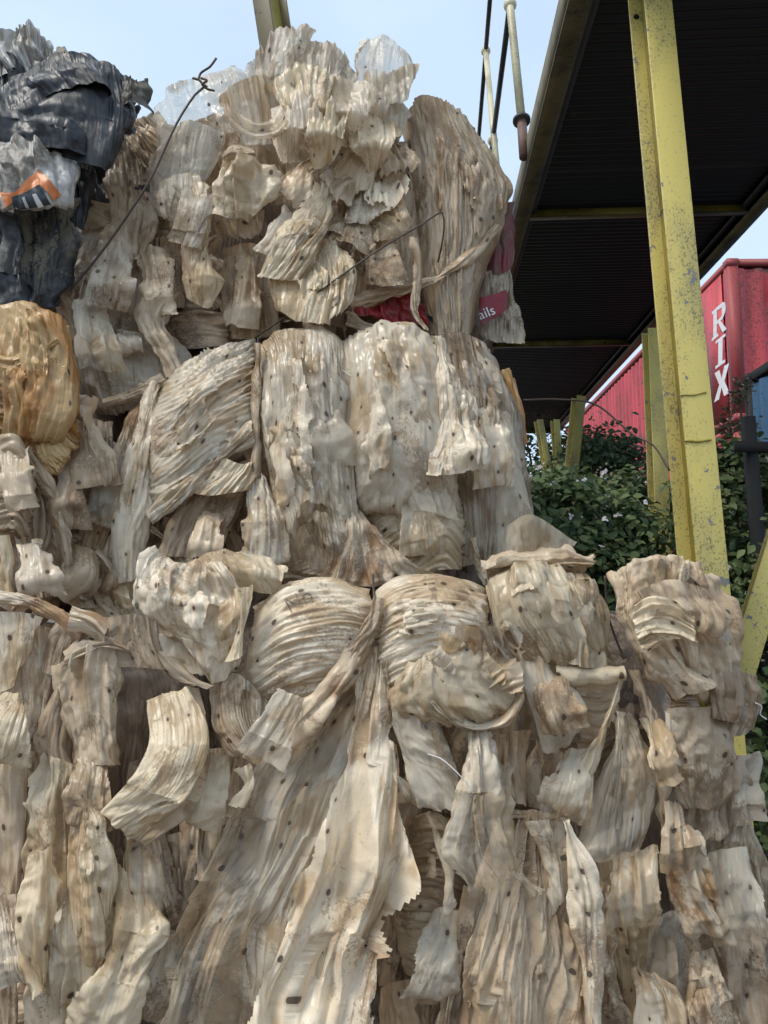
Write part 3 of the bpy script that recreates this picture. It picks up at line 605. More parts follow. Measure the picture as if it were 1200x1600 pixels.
def letter(ch, p, xd, yd, nd, wd, ht, parent, m):
    V = []; F = []
    for poly in LET[ch]:
        F.append(list(range(len(V), len(V) + len(poly)))); V += [tuple(p + xd * (x + .12 * y) * wd + yd * y * ht + nd * .004) for x, y in poly]
    me = bpy.data.meshes.new('letter'); me.from_pydata(V, [], F); me.update(); return link('letter', me, MAT[m], parent, smooth=False)
# the plain lettering panel near the corner
pp = at_plane(1128, 640, cc, crv); sal = float((pp - cc) @ cdv)
fp0 = cc + cdv * (sal - .25) + cup * .13 - crv * .003
link('lettering_panel', box_mesh('lettering_panel', fp0, cdv * 1.05, crv * .004, cup * (H_ - .26)), MAT['container_red'], ct, smooth=False)
for ch, x, y0_, y1_ in (('R', 1112, 534, 488), ('I', 1114, 580, 537), ('X', 1116, 629, 584)):
    lo = at_plane(x, y0_, cc - crv * .005, crv); hi = at_plane(x, y1_, cc - crv * .005, crv)
    letter(ch, lo, -cdv, cup, -crv, .62, float(hi[2] - lo[2]), ct, 'container_white')
pe = at_plane(1198, 466, cc, cdv); letter('R', pe - cdv * .05, crv, cup, -cdv, .4, .42, ct, 'container_white')
bc = at(1165, 588, 10.4); bc2 = bc - np.array([CD[0], CD[1], 0]) / np.linalg.norm(CD) * 6.06
container('blue corrugated container cut off by the right edge of the picture', bc2 - np.array([0, 0, 2.6]), 6.06, 2.44, 2.6, 'container_blue', 'fence_black', CD, 'stacked shipping containers')
container('lower red container under the lettered one, mostly behind brambles', cc - np.array([0, 0, 2.66]), 12.2, 2.44, 2.6, 'container_red', 'container_frame', CD, 'stacked shipping containers')

# ------------------------------------------------------------------ black fence
fe = thing('black_fence', at(1185, 960, 4.6), 'black steel fence post with short cross rails among the brambles', 'fence')
fp = at(1164, 650, 4.6); fq = at(1192, 1010, 4.6)
ax = fq - fp
link('fence_post', box_mesh('fence_post', fp, np.array([.065, 0, 0]), np.array([0, .065, 0]), ax * 1.6), MAT['fence_black'], fe, smooth=False)
for yy in (697, 980):
    a = at(1150, yy + 8, 4.57); link('cross_rail', box_mesh('cross_rail', a, np.array([1.6, .25, .01]), np.array([0, .03, 0]), np.array([0, 0, .065])), MAT['fence_black'], fe, smooth=False)
for k in range(5):
    a = at(1203 + k * 34, 735, 4.75); link('pale', box_mesh('pale', a, np.array([.03, 0, 0]), np.array([0, .03, 0]), np.array([.09, 0, -2.0])), MAT['fence_black'], fe, smooth=False)

# ------------------------------------------------------------------ brambles and a tree
def rot_frames(nrmv, rng):
    a = nrm(np.cross(nrmv, nrm(rng.normal(size=nrmv.shape)))); return a, np.cross(nrmv, a)
def leaves(P, Nv, size, rng, name, m, parent, kind='stuff', aspect=.62):
    n = len(P); T = np.array([(0, 0, 0), (.5, .38, .10), (.5, 0, 0), (.5, -.38, .10), (1, 0, -.12), (.22, .24, .06), (.22, -.24, .06), (.8, .2, .02), (.8, -.2, .02)], np.float32)
    Fq = np.array([(0, 2, 1, 5), (0, 6, 3, 2), (2, 4, 7, 1), (2, 3, 8, 4)])
    a, b_ = rot_frames(Nv, rng); sz = (size * rng.uniform(.6, 1.35, n))[:, None, None]
    V = P[:, None] + sz * (T[None, :, :1] * a[:, None] + T[None, :, 1:2] * aspect * 1.4 * b_[:, None] + T[None, :, 2:] * Nv[:, None])
    F = (Fq[None] + (np.arange(n) * len(T))[:, None, None]).reshape(-1, 4)
    o = link(name, mesh_np(name, V.reshape(-1, 3), F), MAT[m], parent, smooth=False); o['kind'] = kind; return o
def bush(label, px, py, Y, rx, ry, rz, n, seed, leaf=.075, m='bramble_leaf', flowers=40, cat='bramble', name='bramble_bush', dry=0, group='brambles under and beside the walkway'):
    rng = np.random.default_rng(seed); c = at(px, py, Y); gz = 0.0
    o = thing(name, (c[0], c[1], gz), label, cat, group)
    nc = max(12, n // 60); cd = nrm(rng.normal(size=(nc, 3))); cr_ = rng.uniform(.45, 1.0, (nc, 1)) ** .5; C_ = cd * cr_ * np.array([rx, ry, rz])
    # sprays of leaves round arching canes
    ci = rng.integers(0, nc, n); P = C_[ci] + rng.normal(size=(n, 3)) * np.array([.14, .14, .10]) * (rx + rz) * .55
    Nv = nrm(nrm(P / np.array([rx, ry, rz])) * .5 + np.array([0, -.35, .75]) + rng.normal(size=(n, 3)) * .55)
    leaves(c + P, Nv, leaf, rng, 'foliage', m, o)
    dry = dry or n // 14
    if dry:
        q = rng.integers(0, n, dry); leaves(c + P[q] + rng.normal(size=(dry, 3)) * .08, Nv[q], leaf * .5, rng, 'dry_foliage', 'dry_leaf', o)
    if flowers:
        q = rng.integers(0, n, flowers); fpz = c + P[q] * 1.04 + np.array([0, -.04, .03])
        leaves(np.repeat(fpz, 4, 0), nrm(np.array([0, -.6, .6]) + rng.normal(size=(flowers * 4, 3)) * .35), leaf * .42, rng, 'blossom', 'flower', o, aspect=.9)
    for k in range(10):
        e = C_[rng.integers(0, nc)]; b0 = np.array([c[0] + rng.uniform(-.4, .4) * rx, c[1] + rng.uniform(-.3, .3) * ry, gz]); e = c + e
        pts = [b0 * (1 - q) + e * q + np.array([0, 0, math.sin(q * math.pi) * .25 * rz]) for q in np.linspace(0, 1, 8)]
        link('cane', tube_mesh('cane', pts, [.010 * (1 - .6 * q) for q in np.linspace(0, 1, 8)], 5), MAT['bark'], o)
    return o
LF = .062
bush('bramble bush with small white blossoms right beside the middle bale', 870, 830, 5.0, .42, .4, .36, 4200, 1, leaf=LF, flowers=60)
bush('dense bramble bush between the middle bale and the half hidden post', 935, 850, 5.2, .38, .4, .40, 4600, 2, leaf=LF, flowers=80)
bush('bramble growing up in front of the lower red container wall', 975, 800, 6.6, .50, .5, .30, 3800, 3, leaf=LF, flowers=60, dry=500)
bush('dark bramble low behind the lower right film lump', 900, 960, 4.7, .6, .4, .45, 3600, 4, leaf=LF, flowers=20)
bush('bramble bush filling the gap under the deepest posts', 860, 790, 8.0, .5, .5, .42, 3600, 5, leaf=.06, flowers=40)
bush('leafy bramble right of the tall yellow post below the lettered container', 1150, 800, 5.2, .36, .5, .48, 4200, 6, leaf=.06, flowers=40)
bush('dark bramble at the right edge beside the fence post', 1190, 980, 4.9, .40, .4, .65, 3600, 7, leaf=.06, flowers=10)
bush('dark low growth right of the diagonal brace near the ground', 1210, 1220, 4.4, .40, .4, .70, 2600, 8, leaf=.06, flowers=0)
bush('brown seeding weed in front of the blue container', 1155, 640, 5.8, .20, .2, .22, 700, 9, leaf=.03, m='dry_leaf', flowers=12, cat='weed', name='seeding_weed')
bush('bramble bush behind the half hidden post at the foot of the tall post', 1050, 910, 6.7, .5, .5, .55, 3600, 10, leaf=LF, flowers=30)
bush('shaded bramble bank farther back below the red container', 1000, 830, 8.5, 1.6, .6, .50, 6000, 11, leaf=.07, flowers=40)
def tree(label, px, py, Y, rx, rz, n, seed):
    rng = np.random.default_rng(seed); c = at(px, py, Y); o = thing('leafy_tree', (c[0], c[1], 0), label, 'tree')
    nc = 40; C_ = nrm(rng.normal(size=(nc, 3))) * rng.uniform(.3, 1, (nc, 1)) ** .4 * np.array([rx, rx, rz]); ci = rng.integers(0, nc, n)
    P = C_[ci] + rng.normal(size=(n, 3)) * .13 * (rx + rz)
    leaves(c + P, nrm(nrm(P) * .5 + np.array([0, -.3, .6]) + rng.normal(size=P.shape) * .6), .085, rng, 'crown', 'tree_leaf', o)
    tr = link('trunk', tube_mesh('trunk', [(c[0], c[1], 0), (c[0] + .05, c[1], c[2] * .5), (c[0], c[1], c[2])], [.11, .08, .04], 10), MAT['bark'], o)
    for k in range(14):
        e = c + C_[k]; b0 = np.array([c[0], c[1], c[2] - rz * .6]); link('limb', tube_mesh('limb', [b0, (b0 + e) / 2 + np.array([0, 0, .12]), e], [.03, .02, .008], 6), MAT['bark'], o)
tree('small leafy tree in front of the red container behind the walkway posts', 945, 720, 10.2, .50, .40, 2600, 21)
tree('pale gapped tree far behind the thin posts under the walkway', 838, 735, 13.5, 1.0, .8, 3000, 22)

# ================================================================== the bales
TAN = ['film_tan', 'film_cream', 'film_grey']
# ------------------------------------------------------------------ bottom left bale
LB = bale('film_bale', 100, 1600, 2.55, 'crumpled cream film bale at the bottom left corner of the stack', group='bales of waste polythene film')
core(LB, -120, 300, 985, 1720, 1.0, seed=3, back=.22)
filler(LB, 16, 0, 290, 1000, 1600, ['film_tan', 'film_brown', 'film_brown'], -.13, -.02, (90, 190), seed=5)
sh(LB, 'film_pleats', [[(-20, 985), (-20, 1080), (-20, 1180)], [(40, 975), (50, 1070), (40, 1165)], [(95, 985), (92, 1040), (80, 1120)]], m='film_grey', d=.03, b=.05, wl=.03, pl=.016)
sh(LB, 'film_sheet', [[(-20, 955), (-15, 1020), (-10, 1085)], [(40, 957), (30, 1020), (15, 1075)], [(76, 968), (50, 1020), (20, 1065)]], m='film_white', d=.10, cr=.005, fc=.006, pl=.008, tear='r', ov=2)
sh(LB, 'film_wrap', [[(92, 1040), (88, 1100), (95, 1150), (105, 1195)], [(140, 1005), (140, 1080), (140, 1140), (145, 1195)], [(200, 1015), (196, 1080), (190, 1140), (185, 1195)]], m='film_tan', d=.10, b=.06, fc=.014, pl=.012, wl=.12)
sh(LB, 'film_roll', [[(100, 1020), (130, 1000), (170, 992), (200, 1005)], [(95, 1055), (130, 1035), (170, 1020), (205, 1030)]], m='film_tan', d=.12, b=.06, pl=.012, wl=.04)
sh(LB, 'film_fold', [[(85, 1060), (60, 1150), (75, 1200), (110, 1260)], [(110, 1130), (105, 1180), (125, 1230), (170, 1290)]], m='film_brown', d=.06, b=.06, wl=.04)
sh(LB, 'film_pleats', [[(-20, 1165), (-20, 1300), (-20, 1450), (-20, 1620)], [(25, 1170), (28, 1300), (15, 1450), (10, 1620)], [(55, 1175), (50, 1290), (35, 1420), (28, 1620)]], m='film_tan', d=.05, b=.05, wl=.06, pl=.02)
sh(LB, 'film_drape', [[(58, 1170), (38, 1290), (22, 1420), (40, 1540), (30, 1620)], [(105, 1190), (100, 1300), (95, 1430), (100, 1530), (95, 1620)], [(110, 1200), (160, 1310), (190, 1420), (160, 1510), (150, 1620)]], m='film_cream', d=[.08, .14, .16, .12], b=.07, g=.5, fc=.016, pl=.03, wl=.09, ev=1.15, tear='lr', ta=.02, ov=2)
sh(LB, 'film_fold', [[(40, 1340), (25, 1420), (35, 1500), (60, 1560)], [(80, 1320), (95, 1400), (90, 1480), (75, 1560)]], m='film_cream', d=.20, b=.05, fc=.016, pl=.014, tear='lrb')
sh(LB, 'film_drape', [[(105, 1240), (100, 1330), (110, 1430), (125, 1500)], [(150, 1250), (178, 1340), (175, 1420), (140, 1510)]], m='film_cream', d=.19, b=.06, fc=.014, pl=.022, wl=.08, tear='r', ov=2)
sh(LB, 'film_flap', [[(185, 1340), (175, 1410), (150, 1500), (95, 1630)], [(215, 1370), (215, 1430), (190, 1500), (160, 1630)], [(230, 1385), (278, 1460), (235, 1510), (215, 1630)]], m='film_cream', d=[.14, .22, .24, .2], b=.04, fc=.014, pl=.02, wl=.10, tear='tlr', ta=.02)
sh(LB, 'film_flap', [[(45, 1530), (40, 1570), (30, 1630)], [(90, 1520), (100, 1570), (110, 1630)], [(130, 1515), (130, 1570), (130, 1630)]], m='film_white', d=.2, fc=.014, tear='t')
sh(LB, 'film_fold', [[(195, 1310), (215, 1380), (250, 1460)], [(255, 1270), (270, 1350), (275, 1440)]], m='film_brown', d=.08, b=.05, wl=.035)
sh(LB, 'film_band', [[(228, 1092), (228, 1155), (205, 1215), (152, 1272)], [(262, 1078), (280, 1165), (250, 1235), (172, 1295, .02)], [(288, 1068), (328, 1150), (300, 1245), (195, 1318)]], m='film_cream', d=[.12, .22, .26, .22], b=.02, cr=.0015, fc=.006, pl=.003, wl=.10, tear='tb', ta=.012, label='broad curling cream strip')
sh(LB, 'film_band', [[(285, 1070), (300, 1150), (275, 1240), (200, 1310)], [(310, 1075), (330, 1170), (300, 1260), (225, 1325)]], m='film_tan', d=[.1, .16, .2, .16], pl=.01, wl=.05)
sh(LB, 'film_pleats', [[(165, 965), (160, 1000), (170, 1040)], [(215, 960), (225, 1000), (245, 1045)], [(250, 975), (255, 1010), (262, 1050)]], m='film_brown', d=.08, b=.06, wl=.03, pl=.012)
sh(LB, 'film_streamer', [[(-20, 922), (40, 928), (90, 950), (130, 985)], [(-20, 952), (40, 955), (85, 978), (125, 1005)]], m='film_rust', d=.12, b=.01, fc=.016, pl=.014, wl=.04)
sh(LB, 'film_fold', [[(110, 955), (140, 965), (165, 985)], [(105, 985), (135, 990), (160, 1010)]], m='film_rust', d=.12, b=.04)
sh(LB, 'film_pleats', [[(100, 955), (70, 1000), (60, 1050)], [(150, 975), (120, 1020), (100, 1060)]], m='film_brown', d=.05, b=.04, wl=.025, pl=.012)
sh(LB, 'film_strip', [[(205, 1190), (200, 1260), (215, 1340), (235, 1420)], [(240, 1180), (235, 1270), (250, 1350), (260, 1430)]], m='film_brown', d=.03, b=.05, wl=.03)

# ------------------------------------------------------------------ bottom centre bale
BB = bale('film_bale', 650, 1600, 2.62, 'largest pale film bale in the bottom centre with a hanging clear curtain', group='bales of waste polythene film')
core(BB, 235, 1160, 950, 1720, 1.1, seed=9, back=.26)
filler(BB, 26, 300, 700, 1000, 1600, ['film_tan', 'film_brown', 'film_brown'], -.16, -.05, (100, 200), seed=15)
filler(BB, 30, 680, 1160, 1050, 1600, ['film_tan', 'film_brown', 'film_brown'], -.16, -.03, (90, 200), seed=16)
# lobes along its top
sh(BB, 'film_lobe', [[(398, 950), (390, 1000), (390, 1060), (405, 1110)], [(440, 912), (445, 990), (460, 1050), (470, 1100)], [(510, 900), (520, 970), (520, 1030), (520, 1080)], [(580, 918), (584, 945), (578, 985), (560, 1030)]], m='film_white', d=.0, b=.10, vb=.13, f='u', wl=.035, pl=.016, ev=1.1, label='bulging lobe with faint felt pen lettering')
sh(BB, 'film_lobe', [[(586, 928), (588, 990), (592, 1050), (600, 1095)], [(625, 903), (630, 980), (635, 1040), (640, 1095)], [(700, 900), (705, 970), (705, 1040), (700, 1095)], [(757, 920), (762, 950), (760, 1000), (750, 1050)]], m='film_white', d=.0, b=.10, vb=.13, f='u', wl=.032, pl=.016, ev=1.08, ov=3)
sh(BB, 'film_pleats', [[(594, 1000), (596, 1040), (606, 1095)], [(650, 1000), (650, 1040), (655, 1080)], [(705, 1000), (700, 1030), (695, 1060)]], m='film_brown', d=.10, b=.05, f='u', wl=.022, pl=.013)
sh(BB, 'film_lobe', [[(762, 915), (770, 970), (790, 1020), (830, 1060)], [(815, 872), (830, 940), (850, 1000), (870, 1045)], [(870, 885), (900, 940), (905, 1000), (905, 1045)], [(925, 905), (950, 950), (955, 1000), (960, 1040)]], m='film_cream', d=.02, b=.08, vb=.13, f='v', wl=.09, pl=.012, fc=.009, ov=3)
sh(BB, 'film_fold', [[(770, 930), (780, 985), (800, 1010)], [(800, 925), (820, 960), (845, 990)]], m='film_tan', d=.12, b=.04, pl=.014, wl=.05)
sh(BB, 'film_fold', [[(893, 905), (885, 960), (875, 1010), (870, 1048)], [(925, 905), (935, 960), (945, 1010), (965, 1052)]], m='film_cream', d=.14, b=.05, pl=.018, wl=.05, tear='b')
sh(BB, 'film_roll', [[(868, 1040), (910, 1048), (975, 1050)], [(868, 1058), (910, 1062), (978, 1058)]], m='film_cream', d=.16, b=.035, wl=.03, pl=.008)
# flaps lying over its top edge
sh(BB, 'torn_film', [[(745, 868), (820, 858), (880, 862), (932, 872)], [(750, 885), (820, 880), (880, 880), (935, 880)], [(758, 905), (820, 905), (880, 895), (925, 890)]], m='film_tan', d=.04, b=.10, wl=.03, pl=.02, fc=.018, tear='tblr', ta=.02, jag=1.6)
sh(BB, 'film_flap', [[(790, 822), (785, 850), (790, 870)], [(832, 806), (830, 835), (830, 865)], [(905, 850), (895, 862), (880, 872)]], m='film_clear', d=.08, cr=.004, fc=.008, pl=.01, tear='r', ta=.015, label='bright clear flap')
sh(BB, 'film_sheet', [[(242, 845), (212, 900), (203, 955), (225, 1010), (262, 1045)], [(275, 872), (270, 930), (280, 990), (300, 1040), (310, 1065)], [(318, 888), (350, 930), (345, 980), (340, 1030), (335, 1070)], [(325, 880), (388, 925), (392, 965), (380, 1010), (368, 1048)]], m='film_white', d=[.12, .2, .2, .14], b=.03, fc=.020, pl=.016, wl=.12, cr=.006, ev=1.15, tear='tlrb', ta=.014, ov=2, label='pale crumpled torn sheet')
sh(BB, 'film_flap', [[(300, 856), (310, 880), (335, 915)], [(350, 860), (360, 885), (380, 918)], [(410, 872), (415, 895), (420, 925)], [(465, 900), (460, 912), (445, 932)]], m='film_cream', d=[.12, .18, .15], pl=.010, wl=.10, tear='lr', fc=.014)
sh(BB, 'film_fold', [[(365, 920), (362, 970), (355, 1035)], [(405, 915), (395, 970), (385, 1025)]], m='film_cream', d=.2, b=.05, pl=.016, wl=.05, fc=.012)
sh(BB, 'film_fold', [[(235, 1005), (260, 1055), (300, 1070)], [(270, 1030), (300, 1060), (345, 1078)]], m='film_tan', d=.17, b=.03, pl=.012, tear='b')
sh(BB, 'torn_film', [[(318, 1065), (320, 1110), (330, 1150), (380, 1180)], [(370, 1050), (365, 1100), (375, 1140), (390, 1175)], [(425, 1090), (435, 1110), (420, 1140), (400, 1170)]], m='film_grey', d=.16, b=.04, fc=.018, pl=.016, wl=.08, tear='tblr', ta=.02)
sh(BB, 'film_strip', [[(383, 985), (385, 1030), (390, 1085)], [(420, 985), (425, 1030), (425, 1075)]], m='film_rust', d=.10, b=.05, wl=.03, pl=.014)
sh(BB, 'film_strip', [[(425, 1010), (428, 1050), (432, 1090)], [(450, 1050), (470, 1075), (490, 1095)]], m='film_tan', d=.10, b=.04, wl=.03)
for x, dx, y0_, y1_, mm in ((305, 0, 1175, 1375, 'film_tan'), (330, 4, 1170, 1365, 'film_cream'), (355, 8, 1180, 1300, 'film_tan'), (290, -8, 1230, 1440, 'film_brown'), (272, -14, 1300, 1500, 'film_brown')):
    sh(BB, 'film_strip', [[(x - 6, y0_), (x - 12 - dx, (y0_ + y1_) / 2), (x - 16 - dx, y1_)], [(x + 26, y0_), (x + 20, (y0_ + y1_) / 2), (x + 14, y1_)]], m=mm, d=.09 + .02 * random.random(), b=.06, wl=.03, pl=.016, tear='b')
# the big hanging curtain
sh(BB, 'film_curtain', [[(560, 985), (480, 1095), (395, 1195), (330, 1330), (275, 1450), (252, 1625)], [(580, 965), (530, 1100), (460, 1230), (410, 1350), (370, 1470), (345, 1625)], [(592, 965), (570, 1100), (530, 1240), (490, 1360), (470, 1480), (450, 1625)], [(602, 970), (605, 1100), (600, 1240), (580, 1360), (560, 1480), (540, 1625)]], m='film_clear', d=[.12, .16, .2, .24, .26], g=.55, eu=1.2, wl=.10, pl=.075, pv=(.9, 1.1), cr=.012, fc=.005, label='clear perforated curtain sheet hanging from the tie', tear='l', ta=.02)
sh(BB, 'film_curtain', [[(572, 1010), (535, 1150), (490, 1290), (440, 1420), (400, 1520), (372, 1625)], [(585, 1010), (565, 1150), (540, 1300), (520, 1420), (490, 1520), (470, 1625)], [(597, 1010), (600, 1150), (605, 1290), (590, 1400), (560, 1510), (550, 1625)], [(603, 1010), (618, 1150), (640, 1290), (645, 1365), (605, 1480), (592, 1625)]], m='film_white', d=[.17, .22, .27, .30, .32], g=.5, eu=1.25, wl=.09, pl=.08, pv=(.9, 1.1), cr=.012, fc=.005, tear='lr', ta=.035, label='whiter torn sheet over the clear curtain')
sh(BB, 'film_twist', [[(500, 1060), (530, 1010), (565, 965), (580, 930)], [(540, 1070), (570, 1030), (592, 985), (600, 935)]], m='film_tan', d=.17, b=.07, wl=.035, pl=.02, tear='t')
sh(BB, 'film_twist', [[(545, 1000), (520, 1050), (470, 1110), (410, 1180)], [(580, 1010), (560, 1060), (500, 1120), (430, 1195)]], m='film_tan', d=[.17, .2, .2, .16], b=.05, wl=.04, pl=.02, tear='blr', ta=.02)
sh(BB, 'torn_film', [[(365, 1200), (370, 1230), (360, 1260)], [(400, 1185), (405, 1215), (385, 1265)]], m='film_cream', d=.2, b=.02, tear='tblr')
# rosette of torn film with its brown rim
sh(BB, 'film_pouch', [[(628, 1040), (612, 1080), (620, 1120), (690, 1145)], [(690, 1005), (680, 1060), (690, 1110), (720, 1140)], [(740, 985), (740, 1050), (750, 1100), (755, 1135)], [(800, 1000), (810, 1050), (815, 1090), (800, 1130)], [(822, 1020), (828, 1060), (826, 1100), (812, 1130)]], m='film_cream', d=.14, b=.13, vb=.06, fc=.016, pl=.016, wl=.06, tear='t', ta=.03, label='round pouch of stained film')
for i, (x, y, a) in enumerate(((700, 1015, 35), (735, 1000, 20), (770, 1000, -10), (800, 1005, -25), (760, 1050, 60), (790, 1060, 80), (740, 1030, 10), (680, 1040, 50))):
    a = math.radians(a); c_, s_ = math.cos(a), math.sin(a); q = lambda u, v: (x + u * c_ - v * s_, y + u * s_ + v * c_)
    sh(BB, 'film_ruffle', [[q(-34, -22), q(-26, 5), q(-16, 28)], [q(0, -30), q(0, 0), q(0, 30)], [q(34, -22), q(26, 5), q(16, 28)]], m=('film_cream', 'film_tan', 'film_rust', 'film_frill')[i % 4], d=[.34, .30, .24], wl=.035, pl=.022, fc=.014, eu=1.45, tear='tlr', ta=.025, jag=1.5)
sh(BB, 'pouch_rim', [[(665, 1100), (700, 1135), (750, 1148), (800, 1135), (825, 1095)], [(680, 1092), (715, 1118), (755, 1128), (795, 1115), (815, 1080)]], m='film_rust', d=.27, b=.05, f='v', wl=.022, pl=.012)
sh(BB, 'film_flap', [[(600, 1090), (605, 1150), (625, 1215), (640, 1270)], [(650, 1110), (665, 1180), (690, 1240), (690, 1280)], [(700, 1140), (720, 1200), (725, 1250), (715, 1290)]], m='film_clear', d=[.22, .26, .28], b=.03, fc=.014, pl=.02, wl=.08, tear='blr', ta=.035, label='clear torn flap below the pouch')
sh(BB, 'torn_film', [[(603, 1190), (610, 1220), (630, 1250)], [(640, 1215), (650, 1240), (660, 1275)]], m='film_clear', d=.3, pl=.02, fc=.014, tear='tblr', ta=.02)
sh(BB, 'film_neck', [[(728, 1145), (722, 1190), (705, 1235)], [(745, 1145), (750, 1190), (750, 1240)], [(762, 1145), (775, 1190), (790, 1245)]], m='film_white', d=[.22, .27, .3], b=.05, g=.4, wl=.04, pl=.02)
sh(BB, 'film_bag', [[(705, 1225), (690, 1280), (680, 1335), (715, 1380)], [(745, 1225), (740, 1290), (745, 1340), (755, 1395)], [(780, 1230), (800, 1290), (806, 1330), (800, 1365)]], m='film_clear', d=.26, b=.10, vb=.04, fc=.014, pl=.014, wl=.07, tear='b', ta=.02, label='pale hanging bag end')
for pts in ([(668, 1275), (690, 1330), (700, 1400), (690, 1440)], [(690, 1360), (705, 1410), (715, 1425)], [(805, 1365), (830, 1385), (845, 1400)]):
    sh(BB, 'shred', [[(x - 9, y) for x, y in pts], [(x + 9, y) for x, y in pts]], m='film_clear', d=.28, b=.02, wl=.03, tear='blr', ta=.012)
sh(BB, 'film_flap', [[(808, 1005), (815, 1060), (835, 1120), (850, 1180)], [(840, 1005), (860, 1070), (875, 1120), (872, 1185)], [(850, 1010), (895, 1065), (925, 1110), (895, 1170)]], m='film_clear', d=[.16, .2, .2, .16], fc=.014, pl=.018, wl=.07, tear='rb', ta=.025)
sh(BB, 'film_fold', [[(765, 1150), (765, 1200), (770, 1260)], [(825, 1140), (825, 1200), (828, 1270)]], m='film_tan', d=.10, b=.06, wl=.035, tear='b')
sh(BB, 'film_fold', [[(825, 1150), (822, 1200), (830, 1260)], [(890, 1180), (880, 1220), (870, 1265)]], m='film_brown', d=.06, b=.05, fc=.016)
# gathered skirt below the second tie
sh(BB, 'film_skirt', [[(785, 1280), (735, 1380), (700, 1490), (665, 1625)], [(815, 1272), (790, 1380), (775, 1490), (760, 1625)], [(850, 1272), (850, 1380), (860, 1490), (865, 1625)], [(885, 1282), (915, 1380), (930, 1490), (940, 1625)]], m='film_tan', d=[.12, .18, .2, .2], b=.08, g=.5, wl=.05, pl=.045, eu=1.3, fc=.006, ov=2, label='gathered brown skirt of film')
sh(BB, 'film_strip', [[(875, 1285), (895, 1380), (905, 1490), (910, 1625)], [(893, 1285), (922, 1380), (936, 1490), (942, 1625)]], m='film_white', d=.30, b=.03, wl=.03, pl=.012)
sh(BB, 'film_strip', [[(825, 1280), (845, 1330), (860, 1400), (862, 1450)], [(860, 1280), (878, 1340), (885, 1400), (880, 1430)]], m='film_white', d=.26, b=.03, wl=.03, pl=.012, tear='b')
sh(BB, 'film_strip', [[(735, 1385), (715, 1470), (690, 1560), (675, 1625)], [(755, 1385), (745, 1470), (725, 1560), (715, 1625)]], m='film_brown', d=.24, b=.04, wl=.02, pl=.014)
sh(BB, 'film_roll', [[(780, 1268), (830, 1262), (890, 1270)], [(782, 1285), (830, 1282), (892, 1290)]], m='film_tan', d=.18, b=.05, wl=.02, pl=.012)
sh(BB, 'film_lobe', [[(645, 1275), (630, 1370), (618, 1460), (640, 1560)], [(680, 1270), (675, 1370), (670, 1460), (680, 1565)], [(715, 1290), (725, 1380), (715, 1460), (705, 1560)]], m='film_tan', d=.04, b=.12, f='u', wl=.05, pl=.014, ov=3)
sh(BB, 'film_lobe', [[(590, 1545), (590, 1580), (595, 1625)], [(635, 1530), (640, 1575), (645, 1625)], [(690, 1545), (685, 1580), (680, 1625)]], m='film_tan', d=.06, b=.1, wl=.05, fc=.016, ov=3)
sh(BB, 'film_strip', [[(618, 1400), (605, 1470), (600, 1540)], [(640, 1400), (640, 1470), (635, 1530)]], m='film_brown', d=.0, b=.05, wl=.03)
# translucent pillow and right hand folds
sh(BB, 'film_pillow', [[(958, 1118), (935, 1190), (918, 1270), (910, 1345)], [(972, 1112), (975, 1190), (970, 1270), (950, 1352)], [(985, 1112), (1015, 1180), (1025, 1250), (1005, 1340)]], m='film_clear', d=.12, b=.09, fc=.012, pl=.012, wl=.06, tear='b', ta=.02, label='translucent puffed pillow of film')
sh(BB, 'film_fold', [[(895, 1060), (930, 1060), (960, 1060)], [(905, 1130), (935, 1140), (950, 1120)], [(890, 1250), (905, 1230), (925, 1200)]], m='film_tan', d=.08, fc=.016, pl=.02)
sh(BB, 'film_strip', [[(960, 1060), (940, 1120), (905, 1200), (870, 1265)], [(978, 1062), (955, 1130), (925, 1210), (890, 1275)]], m='film_cream', d=.16, b=.04, wl=.025, pl=.014)
sh(BB, 'film_strip', [[(975, 1050), (1000, 1090), (1020, 1150), (1030, 1300)], [(1000, 1045), (1020, 1090), (1040, 1160), (1045, 1300)]], m='film_tan', d=.12, b=.04, wl=.025, pl=.014)
sh(BB, 'film_bag', [[(1030, 1110), (1035, 1160), (1050, 1220), (1060, 1265)], [(1060, 1105), (1072, 1160), (1080, 1220), (1085, 1265)], [(1110, 1105), (1128, 1150), (1132, 1210), (1120, 1265)]], m='film_tan', d=.06, b=.11, fc=.018, pl=.018, wl=.08, label='shiny dented bag on the right flank')
sh(BB, 'film_fold', [[(1040, 1110), (1040, 1150), (1045, 1190)], [(1085, 1150), (1080, 1170), (1075, 1200)]], m='film_white', d=.17, fc=.014, pl=.01)
sh(BB, 'film_fold', [[(1075, 1230), (1060, 1290), (1050, 1330)], [(1145, 1180), (1150, 1240), (1140, 1300)]], m='film_brown', d=.02, b=.08, fc=.016, wl=.05)
sh(BB, 'torn_film', [[(1030, 1290), (1025, 1350), (1045, 1420), (1090, 1470)], [(1065, 1280), (1075, 1350), (1090, 1410), (1110, 1465)], [(1080, 1290), (1120, 1360), (1135, 1420), (1130, 1465)]], m='film_rust', d=.14, b=.04, wl=.03, pl=.024, fc=.012, tear='tblr', ta=.03, jag=1.6)
sh(BB, 'film_drape', [[(1120, 1250), (1110, 1340), (1120, 1450), (1110, 1625)], [(1160, 1250), (1170, 1350), (1175, 1470), (1170, 1625)], [(1175, 1290), (1215, 1370), (1225, 1480), (1225, 1625)]], m='film_grey', d=-.04, b=.08, fc=.014, pl=.022, wl=.07, ov=2)
sh(BB, 'film_drape', [[(1085, 1450), (1080, 1520), (1085, 1625)], [(1130, 1440), (1140, 1520), (1150, 1625)], [(1195, 1440), (1220, 1520), (1230, 1625)]], m='film_brown', d=.04, b=.05, fc=.014, wl=.05, ov=2)
